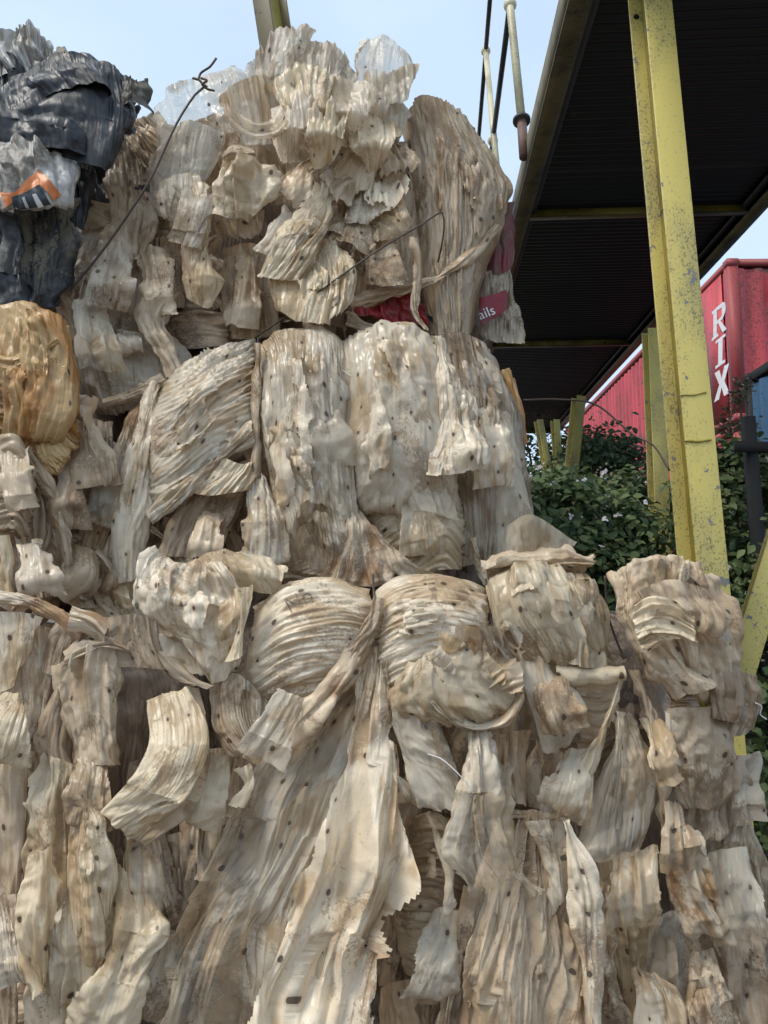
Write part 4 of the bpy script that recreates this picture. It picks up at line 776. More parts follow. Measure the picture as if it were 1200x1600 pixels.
sh(BB, 'film_fan', [[(1012, 1440), (1010, 1490), (1020, 1580)], [(1045, 1420), (1060, 1480), (1075, 1575)], [(1065, 1430), (1110, 1475), (1118, 1560)]], m='film_clear', d=.17, g=.5, wl=.05, pl=.02, tear='br', ta=.02, label='pale clear fan of film')
sh(BB, 'film_fold', [[(925, 1340), (930, 1420), (950, 1500), (960, 1625)], [(965, 1345), (975, 1420), (985, 1500), (1000, 1625)], [(1020, 1340), (1020, 1430), (1020, 1510), (1040, 1625)]], m='film_cream', d=.08, b=.06, fc=.016, pl=.022, wl=.06)
sh(BB, 'torn_film', [[(925, 1370), (932, 1440), (938, 1520), (955, 1600)], [(950, 1370), (955, 1440), (965, 1520), (985, 1600)]], m='film_tan', d=.18, b=.03, pl=.02, fc=.02, tear='tblr', ta=.025, jag=1.8)
sh(BB, 'film_fold', [[(985, 1500), (1000, 1560), (1010, 1625)], [(1050, 1530), (1075, 1570), (1090, 1625)]], m='film_white', d=.19, b=.04, fc=.014, tear='tr')
# right hand lump leaning on the post
sh(BB, 'film_lump', [[(948, 900), (955, 960), (985, 1010), (1010, 1060)], [(1000, 868), (1010, 940), (1040, 1010), (1060, 1080)], [(1060, 870), (1075, 950), (1095, 1030), (1100, 1100)], [(1095, 905), (1140, 970), (1150, 1050), (1140, 1120)]], m='film_tan', d=.02, b=.12, vb=.06, fc=.020, pl=.020, wl=.08, ov=2, label='crumpled lump against the yellow post')
sh(BB, 'film_flap', [[(985, 930), (1000, 960), (1010, 1000)], [(1050, 905), (1060, 945), (1065, 990)], [(1120, 925), (1130, 965), (1110, 1000)]], m='film_tan', d=.22, b=.04, fc=.02, pl=.02, wl=.05, tear='blr', ta=.02)
sh(BB, 'film_ruffle', [[(985, 940), (1010, 925), (1050, 935), (1080, 960)], [(985, 990), (1020, 975), (1055, 970), (1085, 985)], [(1000, 1030), (1030, 1010), (1060, 1000), (1090, 1005)]], m='film_cream', d=.26, wl=.03, pl=.02, fc=.02, tear='tblr', ta=.02)
sh(BB, 'film_fold', [[(1000, 1020), (1030, 1060), (1060, 1090)], [(1060, 1000), (1085, 1050), (1100, 1080)]], m='film_tan', d=.18, b=.06, fc=.016)
sh(BB, 'film_fold', [[(1080, 1000), (1095, 1060), (1110, 1120)], [(1130, 1000), (1150, 1060), (1150, 1130)]], m='film_brown', d=.12, b=.07, fc=.014, pl=.016)
sh(BB, 'film_fold', [[(1120, 1030), (1130, 1080), (1120, 1150)], [(1160, 1050), (1165, 1100), (1150, 1150)], [(1180, 1060), (1188, 1095), (1170, 1135)]], m='film_grey', d=.06, b=.05, fc=.014, tear='r', ta=.02)
sh(BB, 'film_strip', [[(1055, 870), (1050, 890), (1045, 915)], [(1068, 868), (1078, 895), (1085, 930)]], m='film_white', d=.14, b=.04, wl=.03)
sh(BB, 'film_flap', [[(1070, 900), (1090, 940), (1110, 990)], [(1095, 910), (1130, 955), (1145, 1010)]], m='film_grey', d=.2, b=.03, fc=.016, pl=.016)

loose(LB, [(150, 1190, 110, 60, 5, .17, 'film_tan'), (215, 1300, 130, 55, -8, .14, 'film_clear'), (20, 1080, 120, 70, 6, .14, 'film_cream'), (245, 1450, 140, 60, 4, .12, 'film_grey'), (10, 1400, 160, 60, -5, .16, 'film_grey')], 3)
loose(BB, [(455, 1085, 120, 70, 22, .26, 'film_clear'), (900, 1170, 130, 70, 8, .17, 'film_clear'), (985, 1330, 130, 70, -6, .18, 'film_clear'), (1050, 1250, 120, 55, -12, .17, 'film_tan'), (1130, 1330, 150, 70, -10, .12, 'film_clear'), (1095, 1480, 140, 70, -8, .16, 'film_tan'), (700, 1420, 150, 60, 10, .22, 'film_clear'), (345, 1180, 120, 50, 10, .17, 'film_cream'), (860, 1060, 90, 55, -14, .2, 'film_tan'), (770, 1190, 90, 50, 3, .22, 'film_clear'), (1160, 1180, 120, 50, -6, .04, 'film_grey'), (1020, 1120, 120, 40, -18, .16, 'film_cream')], 4)

# ------------------------------------------------------------------ left stained bale
OB = bale('film_bale', 50, 930, 2.78, 'orange stained film bale at the left edge below the black film', group='bales of waste polythene film')
core(OB, -140, 150, 500, 960, 1.0, seed=21, back=.18)
filler(OB, 12, 0, 180, 640, 930, ['film_tan', 'film_brown', 'film_brown'], -.12, .02, (70, 150), seed=25)
sh(OB, 'film_lobe', [[(-25, 490), (-25, 560), (-25, 640), (-25, 700)], [(30, 468), (35, 550), (30, 640), (20, 690)], [(85, 490), (105, 560), (105, 640), (70, 690)], [(108, 520), (122, 580), (120, 650), (95, 700)]], m='film_orange', d=.0, b=.12, vb=.05, f='v', wl=.04, pl=.008, fc=.018, ov=2, label='orange stained lobe')
sh(OB, 'film_fold', [[(-20, 545), (20, 560), (60, 545), (95, 530)], [(-20, 620), (10, 625), (50, 600), (105, 575)], [(-20, 670), (20, 668), (60, 640), (110, 620)]], m='film_orange', d=.14, wl=.05, pl=.014, fc=.012, tear='t')
sh(OB, 'film_pleats', [[(20, 680), (60, 660), (115, 620)], [(30, 720), (70, 710), (120, 660)], [(60, 745), (90, 740), (125, 700)]], m='film_orange', d=.06, b=.04, wl=.025, pl=.016, f='u')
sh(OB, 'film_fold', [[(80, 650), (75, 720), (90, 800)], [(130, 650), (140, 720), (150, 800)], [(175, 660), (180, 730), (175, 800)]], m='film_brown', d=-.10, b=.05, wl=.04)
sh(OB, 'film_lump', [[(-25, 690), (-25, 760), (-25, 840)], [(20, 680), (30, 760), (20, 840)], [(45, 720), (56, 770), (45, 835)]], m='film_tan', d=.06, b=.09, vb=.03, f='u', wl=.04, pl=.02, ov=2)
sh(OB, 'film_strip', [[(25, 705), (60, 760), (85, 830), (95, 885)], [(50, 700), (90, 755), (112, 825), (118, 880)]], m='film_tan', d=.08, b=.05, wl=.03, pl=.018)
sh(OB, 'film_fold', [[(-20, 840), (-20, 880), (-20, 940)], [(15, 835), (25, 880), (30, 940)]], m='film_cream', d=.12, b=.05, wl=.05)
sh(OB, 'film_strip', [[(15, 840), (40, 880), (60, 935)], [(45, 850), (75, 890), (95, 930)]], m='film_grey', d=.10, b=.04, wl=.025, pl=.016)
sh(OB, 'film_pleats', [[(60, 810), (80, 860), (100, 930)], [(100, 800), (120, 860), (140, 940)]], m='film_brown', d=.0, b=.05, wl=.03)
sh(OB, 'film_fold', [[(35, 730), (40, 790), (30, 850)], [(70, 780), (80, 820), (75, 870)]], m='film_brown', d=.03, b=.05)

# ------------------------------------------------------------------ middle bale
MB = bale('film_bale', 470, 915, 2.98, 'white tightly tied film bale in the middle of the stack', group='bales of waste polythene film')
core(MB, 165, 800, 545, 1010, 1.2, seed=31, back=.10)
filler(MB, 22, 230, 760, 640, 900, ['film_tan', 'film_brown', 'film_brown'], -.04, .05, (80, 150), seed=35)
sh(MB, 'film_sheet', [[(238, 598), (195, 665), (145, 755), (112, 845), (100, 905), (118, 950)], [(243, 600), (215, 680), (180, 770), (150, 850), (140, 905), (150, 950)], [(248, 602), (232, 700), (215, 790), (195, 860), (185, 910), (190, 950)]], m='film_rust', d=[.0, .04, .06, .08], b=.06, g=.4, wl=.05, pl=.016, ov=2, label='outer sheet with a rust stain')
sh(MB, 'film_pleats', [[(240, 595), (205, 680), (180, 770), (168, 850), (168, 915)], [(244, 595), (222, 690), (208, 780), (198, 850), (195, 910)], [(250, 595), (240, 700), (235, 800), (230, 850), (222, 905)]], m='film_white', d=[.04, .12, .14, .12], b=.06, g=.5, wl=.028, pl=.016)
sh(MB, 'film_lobe', [[(232, 800), (228, 720), (240, 640), (262, 588)], [(275, 775), (275, 690), (285, 610), (300, 560)], [(340, 725), (335, 650), (335, 590), (345, 540)], [(398, 690), (398, 640), (398, 580), (398, 528)]], m='film_white', d=[.10, .12, .10, .0], b=.12, f='u', wl=.024, pl=.016, ev=1.1, ov=3, label='large pleated left lobe')
sh(MB, 'film_roll', [[(228, 800), (270, 765), (330, 710), (392, 655)], [(240, 822), (285, 790), (345, 735), (398, 690)]], m='film_white', d=.2, b=.06, wl=.03, pl=.016)
sh(MB, 'film_pleats', [[(300, 765), (262, 820), (240, 870)], [(340, 740), (310, 800), (290, 870)], [(390, 715), (375, 790), (345, 870)]], m='film_brown', d=.14, b=.04, wl=.026, pl=.018)
sh(MB, 'film_fold', [[(300, 770), (330, 735), (345, 712)], [(330, 775), (355, 750), (375, 725)], [(395, 765), (395, 745), (395, 720)]], m='film_cream', d=.2, b=.04, wl=.03, pl=.018)
sh(MB, 'film_strip', [[(232, 830), (250, 850), (270, 880)], [(240, 815), (280, 850), (310, 880)]], m='film_tan', d=.14, b=.04)
sh(MB, 'film_lobe', [[(398, 548), (402, 620), (412, 720), (425, 800), (432, 895)], [(440, 508), (450, 600), (460, 710), (480, 800), (490, 900)], [(500, 508), (510, 600), (512, 710), (520, 800), (530, 905)], [(548, 542), (560, 600), (562, 700), (565, 780), (575, 900)]], m='film_white', d=.06, b=.13, vb=.13, f='v', wl=.07, pl=.006, cr=.004, fc=.022, ov=3, label='smooth bulging centre lobe')
sh(MB, 'film_sheet', [[(425, 720), (440, 780), (450, 890)], [(480, 700), (490, 780), (505, 900)], [(548, 690), (552, 780), (562, 900)]], m='film_clear', d=.17, b=.06, f='u', wl=.04, pl=.014, tear='t', ta=.03, ov=2)
sh(MB, 'film_fold', [[(425, 600), (440, 640), (450, 700)], [(480, 650), (495, 670), (500, 700)], [(545, 610), (548, 640), (548, 680)]], m='film_white', d=.20, f='u', wl=.05, pl=.014, tear='tb')
sh(MB, 'film_strap', [[(396, 535), (395, 640), (392, 745)], [(410, 535), (411, 640), (405, 745)]], m='film_tan', d=.19, b=.03, wl=.015, pl=.008)
sh(MB, 'film_tuft', [[(382, 740), (374, 810), (368, 885)], [(400, 740), (410, 810), (412, 890)], [(415, 740), (448, 800), (458, 880)]], m='film_white', d=[.18, .25, .25], b=.03, g=.4, wl=.022, pl=.02, tear='blr', ta=.035, jag=1.8, label='frayed white tuft')
sh(MB, 'film_lobe', [[(530, 540), (540, 600), (542, 690), (545, 800)], [(575, 505), (590, 590), (595, 670), (592, 800)], [(630, 503), (645, 590), (650, 670), (650, 800)], [(690, 548), (705, 600), (710, 690), (715, 800)]], m='film_white', d=.05, b=.14, vb=.13, wl=.06, pl=.007, cr=.004, fc=.022, ov=3)
sh(MB, 'film_fold', [[(590, 600), (620, 600), (665, 580)], [(600, 640), (640, 640), (672, 630)], [(620, 690), (650, 690), (672, 680)]], m='film_grey', d=.16, f='u', wl=.03, pl=.02, tear='tblr')
sh(MB, 'film_sheet', [[(540, 575), (552, 640), (570, 700), (600, 760), (620, 800)], [(575, 585), (590, 640), (620, 700), (650, 750), (665, 800)], [(600, 590), (640, 650), (690, 720), (715, 770), (715, 815)]], m='film_clear', d=.20, b=.04, wl=.05, pl=.016, tear='tr', ta=.02, ov=2)
sh(MB, 'film_lobe', [[(560, 800), (565, 850), (590, 890)], [(610, 760), (630, 830), (650, 895)], [(660, 740), (690, 800), (695, 890)], [(712, 765), (725, 820), (720, 890)]], m='film_cream', d=.08, b=.12, f='u', wl=.026, pl=.013, ov=3)
sh(MB, 'film_fold', [[(552, 700), (560, 750), (555, 790)], [(590, 720), (600, 760), (590, 800)]], m='film_brown', d=.08, b=.05, fc=.02, pl=.02, wl=.03)
sh(MB, 'film_flap', [[(676, 525), (680, 600), (670, 680), (660, 750)], [(685, 525), (700, 610), (710, 690), (712, 750)], [(694, 528), (725, 610), (750, 690), (768, 738)]], m='film_white', d=[.16, .24, .27, .28], b=.03, g=.5, wl=.055, pl=.022, fc=.012, tear='bl', ta=.02, label='hanging torn flap')
sh(MB, 'film_lobe', [[(670, 528), (675, 620), (685, 720), (695, 800), (700, 890)], [(715, 518), (735, 600), (745, 700), (750, 800), (750, 880)], [(752, 532), (775, 600), (780, 700), (780, 800), (775, 880)], [(778, 560), (805, 640), (822, 720), (832, 800), (832, 880)]], m='film_grey', d=-.02, b=.16, wl=.05, pl=.014, fc=.012, ov=3)
sh(MB, 'film_sheet', [[(722, 590), (745, 660), (755, 740), (745, 820), (740, 870)], [(750, 580), (785, 670), (795, 750), (795, 820), (790, 870)], [(775, 600), (808, 680), (826, 760), (838, 820), (835, 860)]], m='film_clear', d=[.08, .13, .12, .08], b=.04, wl=.09, pl=.012, fc=.009, cr=.005, tear='tr', ta=.015, ov=2, label='clear sheet with dark round holes')
sh(MB, 'film_lump', [[(775, 580), (780, 630), (790, 700)], [(795, 575), (808, 630), (812, 700)], [(808, 590), (820, 640), (820, 690)]], m='film_orange', d=-.06, b=.06, wl=.03, pl=.014, ov=2)
sh(MB, 'film_peak', [[(538, 790), (530, 840), (512, 885), (490, 915)], [(548, 782), (555, 840), (560, 885), (565, 915)], [(556, 786), (590, 830), (640, 875), (700, 905)]], m='film_rust', d=[.22, .26, .26, .24], g=.3, wl=.06, pl=.018, fc=.012, tear='t', ta=.01, label='pointed flap with a rusty tip')
sh(MB, 'film_strip', [[(725, 840), (735, 880), (755, 915)], [(745, 840), (765, 880), (790, 905)]], m='film_white', d=.12, b=.03, wl=.03)
sh(MB, 'film_sheet', [[(108, 905), (112, 935), (140, 965), (190, 985)], [(160, 905), (165, 940), (190, 970), (225, 990)], [(215, 900), (225, 940), (240, 965), (265, 985)]], m='film_cream', d=.10, b=.04, fc=.012, pl=.014, wl=.08, ov=2)
sh(MB, 'film_fold', [[(430, 890), (470, 890), (520, 900)], [(430, 915), (470, 912), (520, 925)]], m='film_tan', d=.14, b=.04)
loose(MB, [(470, 600, 150, 70, -14, .24, 'film_clear'), (610, 560, 140, 60, -12, .24, 'film_clear'), (180, 690, 140, 50, 12, .14, 'film_clear'), (760, 640, 130, 50, -10, .16, 'film_clear'), (650, 770, 110, 70, -10, .25, 'film_clear'), (330, 800, 80, 50, 5, .2, 'film_tan')], 5)
loose(OB, [(20, 700, 110, 50, -6, .2, 'film_tan'), (110, 700, 130, 50, 5, .02, 'film_brown'), (50, 850, 90, 45, -10, .18, 'film_grey')], 6)
def wire(bl, pts, rad=.0035, name='baling_wire', d=.0):
    P = crom([(p[0], p[1], p[2] if len(p) > 2 else d) for p in pts], 40)
    return link(name, tube_mesh(name, list(at(P[:, 0], P[:, 1], bl['front'] - P[:, 2])), rad, 7), MAT['wire_steel'], bl)
wire(MB, [(536, 512, .06), (546, 560, .14), (549, 640, .17), (549, 720, .16), (552, 790, .14)], .004)
wire(BB, [(583, 898, .02), (584, 925, .10), (588, 955, .14), (592, 985, .15)], .004); wire(BB, [(759, 905, .02), (761, 935, .09), (765, 975, .12)], .004)
wire(BB, [(945, 900, .04), (950, 960, .08), (975, 1030, .12)], .004)
def strand(bl, pts, rad=.003):
    P = crom(pts, 30); return link('loose_strand', tube_mesh('loose_strand', list(at(P[:, 0], P[:, 1], bl['front'] - P[:, 2])), rad, 6), MAT['print_white'], bl)
strand(BB, [(668, 1178, .33), (690, 1186, .36), (715, 1208, .38), (740, 1236, .38)], .0016)
strand(BB, [(1180, 1098, .14), (1190, 1104, .14), (1188, 1116, .13), (1198, 1124, .13)], .002)
strand(BB, [(832, 932, .16), (838, 945, .18), (835, 960, .18)], .002)
strand(MB, [(512, 570, .22), (545, 585, .24), (575, 620, .25), (600, 660, .24)], .002)
wire(MB, [(404, 520, .06), (400, 600, .15), (398, 700, .18)], .003)
wire(MB, [(818, 625, .0), (870, 624, -.1), (930, 632, -.15), (990, 680, -.1), (1020, 695, -.05), (1046, 735, .0)], .004, 'loose_wire')

# ------------------------------------------------------------------ top bale
TB = bale('film_bale', 450, 520, 3.12, 'topmost ragged film bale with ruffled sheets against the sky', group='bales of waste polythene film')
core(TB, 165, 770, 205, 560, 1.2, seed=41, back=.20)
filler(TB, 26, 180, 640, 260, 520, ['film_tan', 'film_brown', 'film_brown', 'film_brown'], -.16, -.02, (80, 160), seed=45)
sh(TB, 'film_sheet', [[(128, 350), (100, 420), (90, 470), (95, 520)], [(190, 355), (175, 420), (165, 470), (160, 520)], [(255, 370), (250, 430), (240, 480), (225, 520)]], m='film_grey', d=.06, b=.05, wl=.06, pl=.02, fc=.012, ov=2)
sh(TB, 'film_sheet', [[(105, 500), (108, 560), (115, 610), (125, 648)], [(165, 510), (170, 570), (180, 620), (190, 650)], [(225, 520), (245, 570), (250, 600), (235, 625)], [(250, 500), (285, 560), (285, 590), (265, 605)]], m='film_grey', d=.10, b=.05, fc=.014, pl=.022, wl=.09, tear='lb', ta=.015, ov=2)
sh(TB, 'film_roll', [[(235, 462), (218, 500), (240, 545), (262, 590)], [(285, 458), (262, 500), (275, 545), (290, 580)]], m='film_tan', d=.18, b=.07, wl=.03, pl=.014)
sh(TB, 'film_fold', [[(115, 535), (160, 520), (220, 525)], [(120, 570), (165, 560), (225, 550)]], m='film_grey', d=.18, b=.03, f='u', wl=.03, pl=.012)
sh(TB, 'film_fold', [[(160, 625), (200, 605), (255, 590)], [(165, 640), (210, 625), (265, 600)]], m='film_tan', d=.19, b=.025, wl=.02, pl=.008)
sh(TB, 'film_pleats', [[(268, 490), (272, 515), (280, 545)], [(310, 485), (315, 515), (315, 545)], [(360, 490), (360, 515), (360, 540)]], m='film_brown', d=.06, b=.05, f='u', wl=.025, pl=.016)
sh(TB, 'film_pleats', [[(352, 390), (352, 460), (358, 530)], [(385, 380), (385, 460), (390, 530)], [(430, 390), (430, 460), (432, 525)]], m='film_tan', d=.05, b=.05, wl=.024, pl=.018)
sh(TB, 'film_pleats', [[(225, 380), (222, 430), (225, 480)], [(255, 370), (255, 430), (258, 480)], [(285, 370), (285, 430), (290, 480)]], m='film_brown', d=.02, b=.05, wl=.03, pl=.018)
sh(TB, 'film_sheet', [[(75, 465), (85, 500), (105, 540)], [(110, 460), (125, 490), (135, 530)]], m='film_tan', d=.14, b=.04, tear='lrb', ov=2)
sh(TB, 'film_fold', [[(115, 310), (112, 335), (115, 360)], [(160, 315), (158, 335), (160, 355)], [(200, 325), (198, 340), (195, 350)]], m='film_tan', d=.10, b=.04, f='u', wl=.025, pl=.014, tear='l')
sh(TB, 'film_flap', [[(160, 290), (162, 340), (160, 385), (168, 420)], [(205, 290), (205, 340), (205, 380), (200, 415)], [(245, 300), (252, 340), (240, 375), (215, 408)]], m='film_tan', d=.16, b=.03, fc=.018, pl=.016, wl=.07, tear='blr', ta=.025)
sh(TB, 'film_sheet', [[(255, 195), (245, 250), (235, 300), (245, 345)], [(300, 190), (295, 240), (290, 300), (275, 355)], [(360, 205), (350, 240), (320, 290), (300, 340)]], m='film_frill', d=.16, b=.05, fc=.012, pl=.014, wl=.08, tear='b', ta=.02, ov=2)
sh(TB, 'film_flap', [[(272, 280), (280, 350), (278, 420), (285, 465)], [(305, 275), (310, 350), (310, 420), (315, 480)], [(318, 285), (332, 350), (338, 420), (335, 485)]], m='film_cream', d=[.2, .24, .25, .24], b=.03, fc=.008, pl=.012, wl=.08, tear='blr', ta=.022, label='long hanging perforated strip')
sh(TB, 'film_flap', [[(238, 290), (240, 320), (252, 345)], [(290, 275), (290, 315), (285, 340)], [(315, 280), (312, 310), (305, 330)]], m='film_white', d=.22, fc=.014, pl=.012, tear='bl', ta=.02)
sh(TB, 'film_flap', [[(335, 260), (328, 300), (330, 345)], [(380, 245), (380, 290), (375, 345)], [(415, 255), (440, 275), (425, 320)]], m='film_cream', d=.24, b=.04, fc=.018, pl=.018, wl=.07, tear='blr', ta=.02)
sh(TB, 'film_ruffle', [[(330, 345), (335, 360), (345, 378)], [(365, 340), (368, 360), (372, 380)], [(415, 325), (412, 350), (405, 372)]], m='film_tan', d=.17, wl=.03, pl=.03, eu=1.4, tear='b')
sh(TB, 'film_fold', [[(350, 235), (365, 225), (395, 230)], [(345, 265), (365, 255), (400, 245)]], m='film_tan', d=.22, b=.04)
# ruffles at the top
sh(TB, 'film_sheet', [[(300, 195), (300, 250), (310, 320)], [(390, 170), (390, 240), (395, 320)], [(470, 170), (470, 240), (470, 320)], [(600, 200), (600, 260), (600, 330)]], m='film_tan', d=-.05, b=.05, fc=.014, pl=.02, wl=.07)
sh(TB, 'clear_sheet', [[(240, 175), (245, 200), (255, 225)], [(300, 118), (310, 165), (320, 210)], [(360, 100), (370, 150), (375, 205)], [(420, 92), (425, 140), (430, 200)]], m='film_clear', d=[.04, .08, .10], fc=.012, pl=.012, wl=.10, tear='tl', ta=.02, label='thin clear sheet on the skyline')
sh(TB, 'film_loop', [[(345, 148), (355, 185), (385, 212), (430, 212), (450, 190)], [(362, 130), (375, 165), (398, 190), (425, 188), (440, 170)]], m='film_clear', d=.36, b=.02, wl=.08, pl=.006, fc=.006)
sh(TB, 'film_hood', [[(345, 140), (352, 170), (365, 200), (380, 225)], [(395, 108), (400, 150), (400, 190), (405, 230)], [(430, 115), (445, 150), (440, 190), (430, 225)]], m='film_frill', d=[.22, .16, .12, .1], b=.05, fc=.012, pl=.014, tear='t')
RUF = [((425, 190), (395, 88), (500, 60), 'film_frill', .18), ((470, 200), (430, 92), (548, 88), 'film_frill', .24), ((480, 225), (425, 130), (530, 130), 'film_cream', .30), ((520, 215), (490, 95), (568, 120), 'film_frill', .22),
       ((540, 230), (480, 150), (600, 150), 'film_frill', .28), ((450, 255), (415, 175), (505, 170), 'film_frill', .34), ((500, 260), (455, 185), (560, 185), 'film_cream', .32), ((570, 240), (540, 140), (640, 130), 'film_frill', .2),
       ((580, 280), (530, 195), (635, 205), 'film_cream', .24), ((600, 250), (565, 165), (650, 180), 'film_frill', .16)]
for i, (root, a, b_, mm, dd) in enumerate(RUF):
    ra, rb = np.array(a, float), np.array(b_, float); ro = np.array(root, float); mid = (ra + rb) / 2; up_ = (mid - ro) / np.linalg.norm(mid - ro)
    rl = []
    for q in (0, .33, .67, 1):
        e = ra + (rb - ra) * q + up_ * 26 * math.sin(q * math.pi); r_ = ro + (rb - ra) * (q - .5) * .30; e = e + (e - ro) * .06
        rl.append([tuple(e), tuple(e * .62 + r_ * .38 + up_ * -4), tuple(r_)])
    sh(TB, 'film_ruffle', rl, m=mm, d=[dd - .02, dd + .05, dd - .06], wl=.045, pl=.022, pv=(1.5, .6), eu=1.3, fc=.009, g=.4, tear='tlr', ta=.03, k=.003, jag=1.4)
sh(TB, 'clear_tuft', [[(562, 62), (556, 110), (565, 165)], [(605, 50), (600, 105), (600, 165)], [(645, 75), (655, 110), (625, 160)]], m='film_clear', d=.2, b=.04, wl=.07, pl=.02, fc=.012, tear='tlr', ta=.02, label='clear tuft standing up on the skyline')
sh(TB, 'film_flap', [[(600, 120), (600, 140), (605, 165)], [(630, 100), (635, 125), (635, 160)], [(655, 100), (652, 115), (640, 130)]], m='film_frill', d=.24, wl=.03, pl=.016, g=.3)
sh(TB, 'clear_tuft', [[(628, 130), (625, 150), (630, 172)], [(650, 130), (645, 150), (635, 175)]], m='film_clear', d=.2, tear='r')
for i, (x, y, a, mm) in enumerate(((560, 255, 20, 'film_cream'), (600, 285, -15, 'film_white'), (575, 310, -5, 'film_white'), (540, 335, 10, 'film_cream'), (600, 330, -30, 'film_cream'), (540, 275, 35, 'film_tan'), (520, 250, 40, 'film_frill'), (610, 240, -30, 'film_tan'), (475, 290, 30, 'film_tan'), (555, 350, 0, 'film_tan'))):
    a = math.radians(a); c_, s_ = math.cos(a), math.sin(a); q = lambda u, v: (x + u * c_ - v * s_, y + u * s_ + v * c_)
    sh(TB, 'film_ruffle', [[q(-20, -36), q(-34, 0), q(-42, 32)], [q(0, -38), q(0, 0), q(0, 44)], [q(20, -36), q(34, 0), q(42, 32)]], m=mm, d=[.14, .2, .24], wl=.045, pl=.018, fc=.016, eu=1.45, pv=(.5, 1.4), tear='blr', ta=.025, jag=1.4)
loose(TB, [(180, 370, 120, 60, 6, .2, 'film_grey'), (240, 390, 110, 50, -5, .18, 'film_tan'), (385, 400, 120, 45, 3, .16, 'film_tan'), (600, 340, 110, 50, 5, .16, 'film_tan'), (140, 470, 120, 60, -4, .2, 'film_clear'), (310, 300, 90, 50, 12, .26, 'film_frill'), (455, 330, 80, 45, 20, .24, 'film_frill')], 7)
# twisted bunch spreading into a skirt
sh(TB, 'film_twist', [[(488, 290), (465, 330), (430, 380), (395, 425)], [(510, 285), (490, 340), (460, 390), (430, 435)], [(520, 295), (515, 345), (495, 395), (470, 440)]], m='film_cream', d=[.2, .26, .3, .3], b=.07, wl=.035, pl=.018, label='twisted bunch of cream film')
sh(TB, 'film_skirt', [[(430, 400), (420, 440), (418, 475)], [(470, 390), (470, 450), (465, 510)], [(500, 380), (515, 440), (505, 515)], [(520, 370), (552, 430), (550, 480)]], m='film_cream', d=[.2, .27, .3], b=.06, g=.5, wl=.035, pl=.030, pv=(.5, 1.4), eu=1.45, tear='b', ta=.02, ov=2, label='flared pleated skirt end')
sh(TB, 'film_pleats', [[(440, 350), (430, 400), (425, 450)], [(470, 350), (465, 400), (450, 460)]], m='film_tan', d=.12, b=.05, wl=.03)
# right lobes
sh(TB, 'film_lobe', [[(560, 330), (550, 400), (548, 470)], [(600, 290), (595, 390), (590, 480)], [(655, 300), (660, 400), (665, 490)]], m='film_tan', d=.04, b=.08, wl=.022, pl=.013, fc=.005, ev=1.1, ov=3)
sh(TB, 'film_lobe', [[(630, 185), (640, 260), (648, 350), (650, 440), (670, 520)], [(655, 150), (680, 250), (685, 350), (685, 440), (695, 525)], [(700, 160), (735, 260), (735, 350), (725, 440), (722, 525)], [(740, 200), (796, 285), (788, 350), (758, 430), (738, 520)]], m='film_tan', d=.0, b=.18, wl=.02, pl=.013, fc=.005, cr=.008, ov=3, label='tall finely pleated lobe')
sh(TB, 'film_belt', [[(548, 470), (610, 450), (680, 425), (735, 385), (770, 345)], [(552, 490), (615, 465), (685, 442), (745, 400), (785, 355)]], m='film_tan', d=[.10, .17, .2, .16, .1], b=.035, wl=.018, pl=.012, label='diagonal twisted belt of film')
sh(TB, 'film_fold', [[(735, 270), (745, 300), (745, 340)], [(775, 260), (785, 290), (780, 330)], [(780, 270), (797, 295), (790, 315)]], m='film_tan', d=.06, b=.05, fc=.014)
sh(TB, 'film_strip', [[(640, 370), (645, 420), (642, 480), (660, 515)], [(652, 370), (660, 420), (655, 480), (672, 515)]], m='film_tan', d=.24, b=.02, wl=.014, pl=.008)
sh(TB, 'film_fold', [[(612, 220), (615, 260), (620, 300)], [(650, 215), (645, 260), (640, 300)]], m='film_brown', d=.06, b=.05, fc=.016, wl=.03)
sh(TB, 'film_flap', [[(550, 370), (560, 400), (570, 425)], [(585, 370), (585, 400), (575, 425)]], m='film_brown', d=.16, tear='b')
sh(TB, 'maroon_film', [[(752, 335), (750, 380), (752, 430)], [(775, 325), (780, 380), (780, 430)], [(800, 315), (800, 330), (795, 420)]], m='maroon_film', d=-.02, b=.05, wl=.04, pl=.014, label='maroon film scrap')
sh(TB, 'film_flap', [[(750, 430), (748, 480), (750, 535)], [(780, 420), (785, 480), (785, 540)], [(798, 410), (810, 470), (817, 545)]], m='film_grey', d=-.02, b=.05, wl=.04, pl=.014, tear='b', ta=.03)
ms_ = sh(TB, 'printed_scrap', [[(748, 465), (748, 485), (750, 508)], [(770, 460), (770, 480), (772, 498)], [(792, 452), (792, 468), (794, 482)]], m='dark_red_film', d=.075, b=.01, wl=.05, pl=.004, fc=.004, cr=.003, label='dark red printed scrap with white letters')
rb_ = sh(TB, 'red_film', [[(548, 462), (548, 482), (552, 498)], [(590, 450), (595, 478), (600, 505)], [(640, 455), (650, 485), (655, 512)], [(668, 480), (668, 500), (668, 520)]], m='red_film', d=.12, b=.04, wl=.06, pl=.014, fc=.018, tear='tblr', ta=.015, label='bright red film scrap')
sh(TB, 'film_fold', [[(545, 480), (560, 495), (600, 508)], [(540, 512), (570, 520), (620, 522)]], m='film_grey', d=.12, b=.03)
sh(TB, 'black_scrap', [[(665, 492), (680, 505), (700, 525)], [(678, 488), (695, 505), (712, 522)]], m='black_film', d=.12, b=.02)
